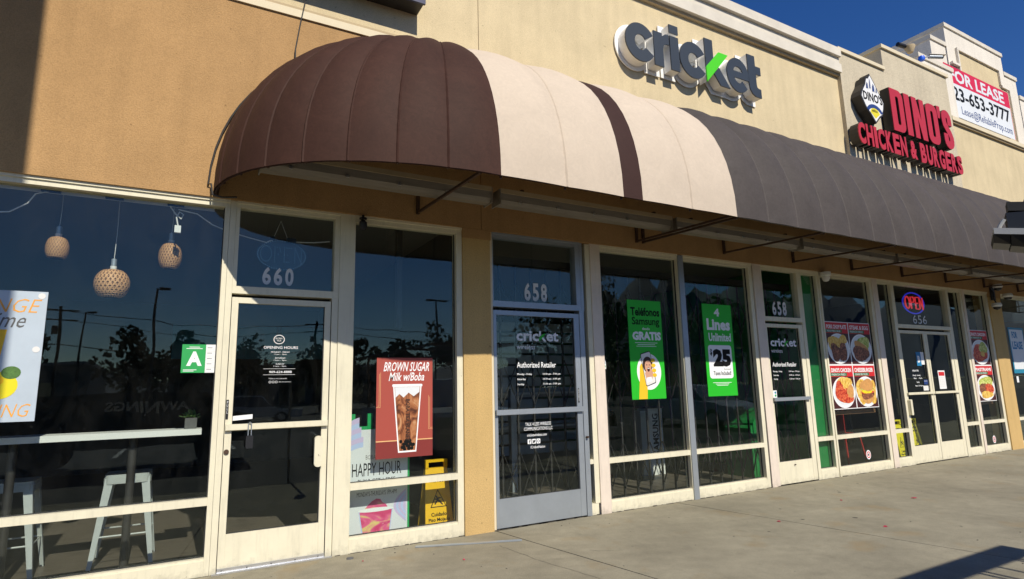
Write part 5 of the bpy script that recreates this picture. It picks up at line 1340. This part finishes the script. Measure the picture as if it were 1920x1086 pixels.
tag(MB().box(-3.0, 0.13, 0.14, 0.155, 2.925, 2.962).build('curtain_rail', 'white', loc=(-1, 0.15, 2.93)), 'white plastic strip along the top inside the tea shop window', 'rail')
for x, lab in ((-0.99, 'above the left pendant lamp'), (-0.585, 'above the middle pendant lamp'), (-0.16, 'above the right pendant lamp')):
    tag(MB().box(x-0.06, x+0.06, 0.105, 0.137, 2.925, 2.972).build('clamp', 'black', loc=(x, 0.12, 2.92)), 'black clamp on the white strip '+lab, 'clamp', 'black clamps on the white strip')
tag(MB().tube([(-0.20, 0.12, 2.92), (-0.16, 0.12, 2.86), (-0.115, 0.12, 2.82), (-0.10, 0.12, 2.86), (-0.13, 0.12, 2.88), (-0.15, 0.12, 2.83), (-0.135, 0.12, 2.76)], 0.006, 6).tube([(-0.14, 0.12, 2.90), (0.0, 0.125, 2.88), (0.12, 0.13, 2.80), (0.25, 0.13, 2.755), (0.40, 0.13, 2.72), (0.55, 0.13, 2.69), (0.60, 0.13, 2.72)], 0.005, 6).build('cord', 'vinylg', loc=(-0.1, 0.12, 2.8)), 'tangled white power cord at the top right of the tea shop window', 'cord')
tag(MB().box(-0.158, -0.112, 0.105, 0.135, 2.70, 2.76).build('power_adapter', 'white', loc=(-0.13, 0.12, 2.7)), 'white power adapter hanging on the tangled cord', 'adapter')
tag(MB().tube([(-1.00, 0.12, 2.93), (-1.08, 0.12, 2.90), (-1.12, 0.12, 2.82), (-1.22, 0.12, 2.74), (-1.35, 0.12, 2.72)], 0.005, 6).build('cord', 'vinylg', loc=(-1.1, 0.12, 2.8)), 'white cord hanging at the far left of the tea shop window', 'cord')
tag(MB().tube([(0.80, 0.14, 2.72), (0.95, 0.14, 2.73), (1.10, 0.14, 2.755)], 0.005, 6).build('cord', 'vinylg', loc=(0.9, 0.14, 2.7)), 'white cord running right from the unlit open sign', 'cord')
# pipes and shelving silhouettes seen through the brown-sugar window
t = thing('light_track', 'dark ceiling bracket and pole behind the window with the brown sugar poster', 'bracket', (1.95, 0.6, 2.0))
MB().box(1.90, 1.96, 0.60, 0.66, 2.02, 3.15).build('pole', 'gate', t); MB().box(1.80, 2.06, 0.56, 0.70, 3.10, 3.158).build('mount_plate', 'gate', t)
# ================================================================== INSIDE THE PHONE SHOP: folding gate
t = thing('folding_gate', 'dark folding security gate behind the phone shop windows and doors', 'gate', (2.8, 0.35, 0))
gy = 0.36
proto_bar = None; proto_x = None
xsg = [2.80+0.205*i for i in range(26)]
for i, x in enumerate(xsg):
    if proto_bar is None:
        proto_bar = MB().box(x-0.010, x+0.010, gy-0.010, gy+0.010, 0.02, 2.74).build('gate_bar', 'gate', t)
    else:
        c = proto_bar.copy(); COL.objects.link(c); c.location = proto_bar.location+Vector((x-xsg[0], 0, 0))
for zc in (0.42, 1.42, 2.30):
    pb = None
    for i, x in enumerate(xsg[:-1]):
        if pb is None:
            pb = MB().bar((x, gy-0.018, zc-0.25), (x+0.205, gy-0.018, zc+0.25), 0.006, 0.018).build('lattice_brace', 'gate', t)
            pb2 = MB().bar((x, gy-0.026, zc+0.25), (x+0.205, gy-0.026, zc-0.25), 0.006, 0.018).build('lattice_brace', 'gate', t)
        elif True:
            for q in (pb, pb2):
                c = q.copy(); COL.objects.link(c); c.location = q.location+Vector((x-xsg[0], 0, 0))
MB().box(2.75, 8.05, gy-0.03, gy+0.03, 2.745, 2.83).build('top_track', 'gate', t)
t = thing('display_kiosk', 'white display stand with vertical SAMSUNG lettering behind the folding gate', 'display', (6.0, 1.3, 0))
MB().box(6.28, 6.56, 1.70, 1.95, 0.003, 1.00).build('stand', 'white', t); MB().box(6.26, 6.58, 1.67, 1.98, 1.001, 1.03).build('top', 'black', t)
MB().box(6.14, 6.278, 1.72, 1.90, 0.003, 0.97).build('side_panel', 'silver', t)
text('SAMSUNG', 'ink', t, 6.35, 0.30, 6.47, 0.92, 1.6985, bold=0.03, rot='ccw')
t = thing('white_door_frame', 'pale inner door frame seen through the silver door', 'frame', (3.7, 1.8, 0))
MB().box(3.42, 3.50, 1.70, 1.78, 0.003, 1.35).build('jamb', 'silver', t); MB().box(3.86, 3.94, 1.70, 1.78, 0.003, 1.35).build('jamb', 'silver', t); MB().box(3.42, 3.94, 1.70, 1.78, 1.351, 1.42).build('head', 'silver', t)
t = thing('display_wall', 'dim grey slat wall with shelves deep inside the phone shop', 'display', (4, 3.5, 0))
for i in range(12): MB().box(3.6, 6.4, 3.5, 3.53, 0.25+i*0.19, 0.40+i*0.19).build('slat', 'silver', t)
for z in (0.7, 1.25): MB().box(3.8, 6.2, 3.2, 3.499, z, z+0.03).build('shelf', 'white', t)
for i in range(3): 
    t = thing('menu_board', ('left', 'middle', 'right')[i]+' dark menu board hanging at the back of the tea shop', 'menu board', (-0.2+i*0.9, 6.5, 2.0), 'menu boards in the tea shop')
    MB().box(-0.25+i*0.9, 0.55+i*0.9, 6.5, 6.54, 2.0, 2.6).build('board', 'teal', t)
for i, (x, y) in enumerate(((9.3, 2.2), (10.9, 3.0), (12.6, 2.4))):
    t = thing('dining_table', ('table nearest the four panel menu window', 'table behind the double door', 'table behind the last restaurant window')[i]+', wooden top on a dark post', 'table', (x, y, 0), 'tables inside the restaurant')
    MB().box(x-.4, x+.4, y-.4, y+.4, 0.72, 0.76).build('table_top', 'bench', t); MB().tube([(x, y, 0.003), (x, y, 0.719)], 0.04, 8).build('post', 'gate', t)
for x, y, lab in ((9.6, 1.9, 'white ceiling light panel nearest the four panel menu window'), (11.6, 3.6, 'white ceiling light panel deeper inside the restaurant')):
    tag(MB().box(x-.6, x+.6, y-.3, y+.3, 3.13, 3.158).build('ceiling_panel', 'white', loc=(x, y, 3.13)), lab, 'ceiling light')
# restaurant interior: ledges, red chair
for x0, x1, lab in ((8.34, 9.62, 'brown wooden ledge under the four panel menu poster'), (12.75, 13.60, 'brown wooden ledge under the two panel menu poster')):
    tag(MB().box(x0, x1, 0.14, 0.20, 0.85, 0.91).build('ledge', 'bench', loc=(x0, 0.15, 0.8)), lab, 'ledge')
t = thing('chair', 'red metal chair behind the window under the four panel menu', 'chair', (9.6, 0.7, 0))
for dx, dy_ in ((0, 0), (0.40, 0), (0, 0.40), (0.40, 0.40)): MB().bar((9.55+dx, 0.65+dy_, 0.45), (9.50+dx*1.25, 0.60+dy_*1.25, 0.003), 0.025, 0.025).build('leg', 'redmetal', t)
MB().box(9.52, 9.98, 0.62, 1.08, 0.451, 0.48).build('seat', 'redmetal', t); MB().box(9.54, 9.57, 0.64, 1.06, 0.481, 0.95).build('backrest', 'redmetal', t)
t = thing('dividing_post', 'brown wooden post leaning behind the last restaurant window', 'post', (13.5, 0.5, 0))
MB().bar((13.55, 0.5, 0.003), (13.45, 0.5, 0.62), 0.12, 0.05).build('post', 'bench', t)

# ================================================================== NEAR THE CAMERA, OUT AT THE KERB
# flood light at the right picture edge
t = thing('work_light', 'blurred black and silver flood light at the right edge of the photo', 'flood light', (1.60, -4.72, -0.13))
def F(r_, u_, d_): return (1.56+0.934*r_*0.36+d_*0.934-r_*0.36*0+0.0, 0, 0)
ax_r = Vector((0.40, -0.917, 0)).normalized(); ax_f = Vector((0.917, 0.40, 0)); O = Vector((1.402, -4.836, 1.647))
def LP(a, z, d=0.0): v = O+ax_r*a+ax_f*d+Vector((0, 0, z)); return tuple(v)
def obox(a0, a1, z0_, z1_, d0, d1, skew=0.0):
    b = MB()
    b.v = [LP(a, z+skew*a, d) for z in (z0_, z1_) for d in (d0, d1) for a in (a0, a1)]
    b.f = [(0, 2, 3, 1), (4, 5, 7, 6), (0, 1, 5, 4), (2, 6, 7, 3), (0, 4, 6, 2), (1, 3, 7, 5)]
    return b
obox(-0.050, 0.16, -0.012, 0.000, -0.02, 0.10, -0.2).build('lamp_frame', 'workgrey', t)
hd = MB(); 
for i in range(7): hd.v += []
fins = MB()
for i in range(9):
    a = -0.052+i*0.026
    fins.v += [LP(a, -0.013-a*0.2, -0.02), LP(a+0.0250, -0.013-a*0.2, -0.02), LP(a+0.0250, -0.044-a*0.4, 0.0), LP(a, -0.037-a*0.4, 0.0), LP(a, -0.013-a*0.2, 0.09), LP(a+0.0250, -0.013-a*0.2, 0.09), LP(a+0.0250, -0.044-a*0.4, 0.07), LP(a, -0.037-a*0.4, 0.07)]
    n = i*8; fins.f += [(n, n+1, n+2, n+3), (n+7, n+6, n+5, n+4), (n, n+4, n+5, n+1), (n+1, n+5, n+6, n+2), (n+2, n+6, n+7, n+3), (n+3, n+7, n+4, n)]
fins.build('cooling_fins', 'black', t)
obox(-0.026, 0.018, 0.006, 0.040, 0.01, 0.06, -0.1).build('driver_box', 'black', t)
obox(-0.022, 0.004, 0.042, 0.060, 0.01, 0.05, -0.2).build('connector', 'blackm', t)
obox(0.0045, 0.16, 0.042, 0.066, 0.01, 0.06, -0.25).build('arm', 'workgrey', t)
MB().tube([LP(-0.043, 0.004, 0.01), LP(-0.038, 0.018, 0.01), LP(-0.030, 0.030, 0.01)], 0.004, 8).build('yoke', 'workgrey', t)
MB().tube([LP(0.032, -0.014, 0.0), LP(0.024, 0.004, 0.0), LP(0.024, 0.020, 0.0), LP(0.040, 0.038, 0.0), LP(0.07, 0.045, 0.0)], 0.007, 10).build('yoke', 'workgrey', t)
MB().tube([LP(0.20, 0.08, 0.06), LP(0.20, -2.0, 0.06)], 0.022, 10).build('pole', 'workgrey', t)
MB().tube([LP(0.12, 0.09, 0.06), LP(0.20, 0.08, 0.06)], 0.018, 8).build('arm_joint', 'workgrey', t)
# raised box added out of view; its edge shades the left of the facade
t = thing('shade_pylon', 'large raised cabinet sign on two posts out by the kerb, left of the camera', 'sign', (-4, -4.6, -0.13))
MB().box(-6.6, -0.985, -4.78, -4.50, 4.55, 9.4).build('cabinet', 'white', t)
for x in (-5.4, -3.6): MB().box(x-0.1, x+0.1, -4.74, -4.54, -0.13, 4.549).build('post', 'silver', t)

# pickup with a lumber rack: its rack throws the slatted shadow at lower right
def car(x, y, yaw_, m, label, L_=4.4, W_=1.8, H_=1.45, pickup=False, name='parked_car', group='cars in the parking lot'):
    t = thing(name, label, 'car', (0, 0, 0), group)
    h0, h1 = 0.30, 0.80
    if pickup:
        side = [(-L_/2, 0.35), (L_/2, 0.35), (L_/2, 0.95), (L_/2-0.1, 1.02), (L_/2-1.25, 1.10), (-L_/2, 1.05)]
        cab = [(L_/2-1.35, 1.10), (L_/2-1.95, 1.72), (-0.35, 1.75), (-0.55, 1.08)]
    else:
        side = [(-L_/2, 0.32), (L_/2, 0.30), (L_/2, 0.66), (L_/2-0.15, 0.74), (L_/2-1.15, 0.90), (-L_/2+0.35, 0.96), (-L_/2, 0.82)]
        cab = [(L_/2-1.20, 0.90), (L_/2-1.85, H_-0.04), (L_/2-2.4, H_), (-L_/2+0.95, H_-0.04), (-L_/2+0.30, 0.95)]
    def ext(pts, w0, name_, m_, inset=0.0):
        b = MB(); n = len(pts)
        b.v = [(a, -w0, c) for a, c in pts]+[(a, w0, c) for a, c in pts]
        if inset:
            b.v = [(a, -(w0 if c < 1.12 and c < pts[1][1]-.1 else w0-inset), c) for a, c in pts]+[(a, (w0 if c < 1.12 and c < pts[1][1]-.1 else w0-inset), c) for a, c in pts]
        b.f = [tuple(range(n)), tuple(reversed(range(n, 2*n)))]+[(i, n+i, n+(i+1) % n, (i+1) % n) for i in range(n)]
        return b.build(name_, m_, t)
    ext(side, W_/2, 'body', m)
    cb = ext(cab, W_/2-0.06, 'cab', m, 0.14)
    gl = [(a*0.93+0.0, c-0.05 if c > 1.0 else c+0.04) for a, c in cab]
    ext([(a, c) for a, c in gl], W_/2-0.055, 'windows', 'carglass', 0.13)
    for wx in (-L_/2+0.8, L_/2-0.85):
        for s_ in (-1, 1):
            wl_ = MB().tube([(wx, s_*(W_/2-0.2), 0.33), (wx, s_*(W_/2+0.01), 0.33)], 0.33, 18).build('wheel', 'tyre', t)
            MB().tube([(wx, s_*(W_/2+0.011), 0.33), (wx, s_*(W_/2+0.02), 0.33)], 0.2, 14).build('rim', 'silverl', wl_)
    for s_ in (-1, 1):
        MB().box(L_/2-0.02, L_/2+0.02, s_*W_*0.36-0.16, s_*W_*0.36+0.16, 0.62, 0.74).build('headlight', 'vinyl', t)
        MB().box(-L_/2-0.02, -L_/2+0.02, s_*W_*0.38-0.12, s_*W_*0.38+0.12, 0.68, 0.82).build('tail_light', 'mred', t)
    t.location = (x, y, -0.128); t.rotation_euler = (0, 0, yaw_)
    return t
tk = car(5.2, -8.0, PI/2, 'carwhite', 'white pickup truck with a slatted steel lumber rack, nose to the kerb', L_=5.4, W_=1.9, pickup=True, name='pickup_truck')
rk = MB()
def toloc(x, y, z): return (y+8.0, -(x-5.2), z+0.128)     # world -> truck local (rotated by 90 degrees)
def rbox(x0, x1, y0, y1, z0_, z1_, nm='rack_bar'):
    a = toloc(x0, y0, z0_); c = toloc(x1, y1, z1_)
    b = MB().box(min(a[0], c[0]), max(a[0], c[0]), min(a[1], c[1]), max(a[1], c[1]), min(a[2], c[2]), max(a[2], c[2]))
    me = b.build(nm, 'steel'); me.parent = tk
ZR = 2.30; YR = -2.81-ZR/0.905
rbox(4.20, 6.02, YR-0.20, YR, ZR-0.05, ZR)
rbox(4.20, 4.26, YR-5.0, YR-0.201, ZR-0.05, ZR); rbox(5.94, 6.02, YR-5.0, YR-0.201, ZR-0.05, ZR)
for x in (4.70, 4.76, 5.05, 5.12, 5.32, 5.62, 5.68): rbox(x, x+0.03, YR-1.6, YR-0.201, ZR-0.05, ZR)
rbox(4.261, 5.899, YR-1.66, YR-1.61, ZR-0.05, ZR); rbox(4.261, 5.899, YR-5.0, YR-4.95, ZR-0.05, ZR)
for x in (4.26, 5.85):
    for y in (YR-1.9, YR-4.9): rbox(x, x+0.05, y, y+0.05, 0.9, ZR-0.051, 'rack_post')
car(15.9, -9.6, PI/2, 'carwhite', 'white sedan parked in the lot to the right')
car(10.4, -10.8, PI/2, 'cardark', 'black sedan parked in the lot beside the white sedan')
car(19.5, -11.2, PI/2, 'cargrey', 'grey sedan parked far right in the lot')
car(-7.5, -14, 0.1, 'cargrey', 'grey sedan parked far left in the lot')
car(22, -27, 0.0, 'carwhite', 'white sedan in the second row of the lot')
car(3.0, -27, 0.05, 'carwhite', 'white sedan in the second row, left end')
t = thing('service_van', 'dark box van lettered AWNINGS parked behind the camera', 'van', (-1.3, -9.5, -0.13))
MB().box(-3.2, 0.35, -10.6, -8.9, 0.35, 1.42).build('body', 'cardark', t)
MB().prism([(0.351, 0.35), (1.3, 0.35), (1.3, 0.95), (0.75, 1.05), (0.45, 1.42), (0.351, 1.42)], -8.95, -10.55).build('cab', 'cardark', t)
for x in (-2.4, 0.6): 
    for y in (-10.55, -8.85): MB().tube([(x, y, 0.22), (x, y-0.2 if y < -10 else y-0.25, 0.22)], 0.35, 16).build('wheel', 'tyre', t)
V, F_ = text_vf('AWNINGS', 0.03, 2)
ax_, bx_ = min(v[0] for v in V), max(v[0] for v in V)
b = MB(); b.v = [(0.1-(v[0]-ax_)/(bx_-ax_)*1.5, -8.895 if v[2] > 0 else -8.899, 1.05+v[1]*0.26) for v in V]; b.f = F_; b.build('lettering', 'vinylg', t)
# far shops, street lamps, poles, trees
def farb(x0, x1, y, h, m, label):
    t = thing('shop_building', label, 'building', ((x0+x1)/2, y, -0.2), 'low buildings across the parking lot')
    MB().box(x0, x1, y-12, y, -0.2, h).build('wall', m, t); MB().box(x0-.2, x1+.2, y-12.2, y+0.3, h+.001, h+0.35).build('parapet', 'cop_white', t)
    for i in range(int((x1-x0)/4)): 
        MB().box(x0+0.8+i*4, x0+3.4+i*4, y+0.001, y+0.06, 0.2, 2.6).build('window', 'carglass', t)
farb(-34, -8, -62, 4.2, 'farwall', 'low tan shop building across the parking lot on the left')
farb(-2, 30, -75, 4.5, 'farwall', 'long low shop building across the parking lot in the middle')
farb(42, 78, -60, 5.5, 'farwall', 'low shop building across the parking lot on the right')
def lamp(x, y, h, label, double=False):
    t = thing('street_lamp', label, 'street lamp', (x, y, -0.13), 'parking lot lamp posts')
    MB().tube([(x, y, -0.13), (x, y, h)], 0.09, 8, 0.06).build('pole', 'gate', t)
    for s_ in ((-1, 1) if double else (1,)): MB().box(x+(0.1 if s_ > 0 else -0.75), x+(0.75 if s_ > 0 else -0.1), y-0.18, y+0.18, h-0.08, h+0.04).build('lamp_head', 'gate', t)
lamp(-6.6, -44.7, 7.4, 'short headed lamp post on the left of the lot'); lamp(-1.8, -34.7, 7.7, 'tall single headed lamp post in the lot')
lamp(16.0, -34.7, 7.9, 'double headed lamp post near the middle of the lot', True); lamp(44, -40, 8.5, 'double headed lamp post on the right of the lot', True)
def upole(x, y, h, label):
    t = thing('utility_pole', label, 'utility pole', (x, y, -0.2), 'wooden utility poles beyond the lot')
    MB().tube([(x, y, -0.2), (x, y, h)], 0.16, 8, 0.11).build('pole', 'bark', t)
    for z in (h-0.4, h-1.3): MB().box(x-1.2, x+1.2, y-0.06, y+0.06, z, z+0.12).build('crossarm', 'bark', t)
    MB().lathe([(0, 0), (0.22, 0), (0.22, 0.7), (0, 0.75)], (x-0.35, y, h-2.6), 10).build('transformer', 'gate', t)
upole(-10.3, -59.7, 9.6, 'utility pole with transformer on the left'); upole(12.9, -64.7, 9.6, 'utility pole with transformer in the middle'); upole(52, -60, 10.5, 'utility pole with transformer on the right')
for k, z in enumerate((9.3, 8.4, 6.2)):
    pts = []
    for (xa, ya, xb, yb_) in ((-60, -57, -10.3, -59.7), (-10.3, -59.7, 12.9, -64.7), (12.9, -64.7, 52, -60), (52, -60, 120, -56)):
        pts += [(xa+(xb-xa)*i/8, ya+(yb_-ya)*i/8, z-1.0*math.sin(PI*i/8)) for i in range(8)]
    tag(MB().tube(pts, 0.035, 5).build('power_line', 'gate', loc=(0, -57, z)), ('topmost', 'middle', 'lowest')[k]+' power line strung between the utility poles', 'power line')
tree_n = 0
TREELAB = ['round dark tree', 'tall dark tree', 'broad dark tree', 'small dark tree', 'pale bushy tree', 'leaning dark tree']
def tree(x, y, h, r, where):
    global tree_n; rn = random.Random(tree_n*7+1); tree_n += 1
    t = thing('tree', TREELAB[tree_n % 6]+' '+where, 'tree', (x, y, -0.2), 'trees beyond the parking lot')
    b = MB(); b.tube([(x, y, -0.2), (x+rn.uniform(-.3, .3), y, h*.4), (x+rn.uniform(-.5, .5), y, h*.75)], 0.22, 8, 0.07)
    for i in range(5):
        a = rn.uniform(0, 2*PI); b.tube([(x, y, h*rn.uniform(.3, .5)), (x+math.cos(a)*r*.6, y+math.sin(a)*r*.6, h*rn.uniform(.6, .8))], 0.09, 6, 0.03)
    b.build('trunk', 'bark', t)
    c = MB(); clumps = [(x+rn.gauss(0, r*.42), y+rn.gauss(0, r*.42), h*.66+rn.gauss(0, h*.15), rn.uniform(.25, .5)*r) for _ in range(16)]
    for cx_, cy_, cz_, cr in clumps:
        for i in range(90):
            d = Vector((rn.gauss(0, 1), rn.gauss(0, 1), rn.gauss(0, 1))).normalized()*cr*rn.uniform(.5, 1.05)
            p = Vector((cx_, cy_, cz_))+d; s_ = rn.uniform(.10, .24); u = Vector((rn.gauss(0, 1), rn.gauss(0, 1), rn.gauss(0, 1))).normalized(); v = u.orthogonal().normalized()*s_; u = u*s_
            n = len(c.v); c.v += [tuple(p-u), tuple(p+v), tuple(p+u), tuple(p-v)]; c.f.append((n, n+1, n+2, n+3))
    c.build('crown', 'foliage', t)
for x, y, h, r, wh in ((-11.5, -40, 6.6, 3.0, 'left of the utility pole'), (-9.0, -38, 4.6, 2.4, 'in front of the left shops'), (-3.2, -42, 5.0, 2.6, 'behind the tall lamp post'), (0.4, -46, 5.4, 2.4, 'in the middle of the far row'), (9.0, -40, 5.6, 2.2, 'beside the double headed lamp'), (11.5, -46, 6.2, 2.4, 'near the middle pole'), (16, -44, 5.2, 2.6, 'before the long shops'), (28, -34, 9.0, 4.2, 'right of the second row of cars'), (35, -38, 10.0, 4.5, 'before the right shops'), (24, -50, 8.0, 3.2, 'by the long shop corner'), (56, -45, 12, 5, 'far right'), (-20, -45, 7.5, 3.6, 'far left'), (44, -30, 9.5, 3.8, 'beside the right lamp post'), (5.0, -50, 5.2, 2.6, 'centre back')):
    tree(x, y, h, r, wh)
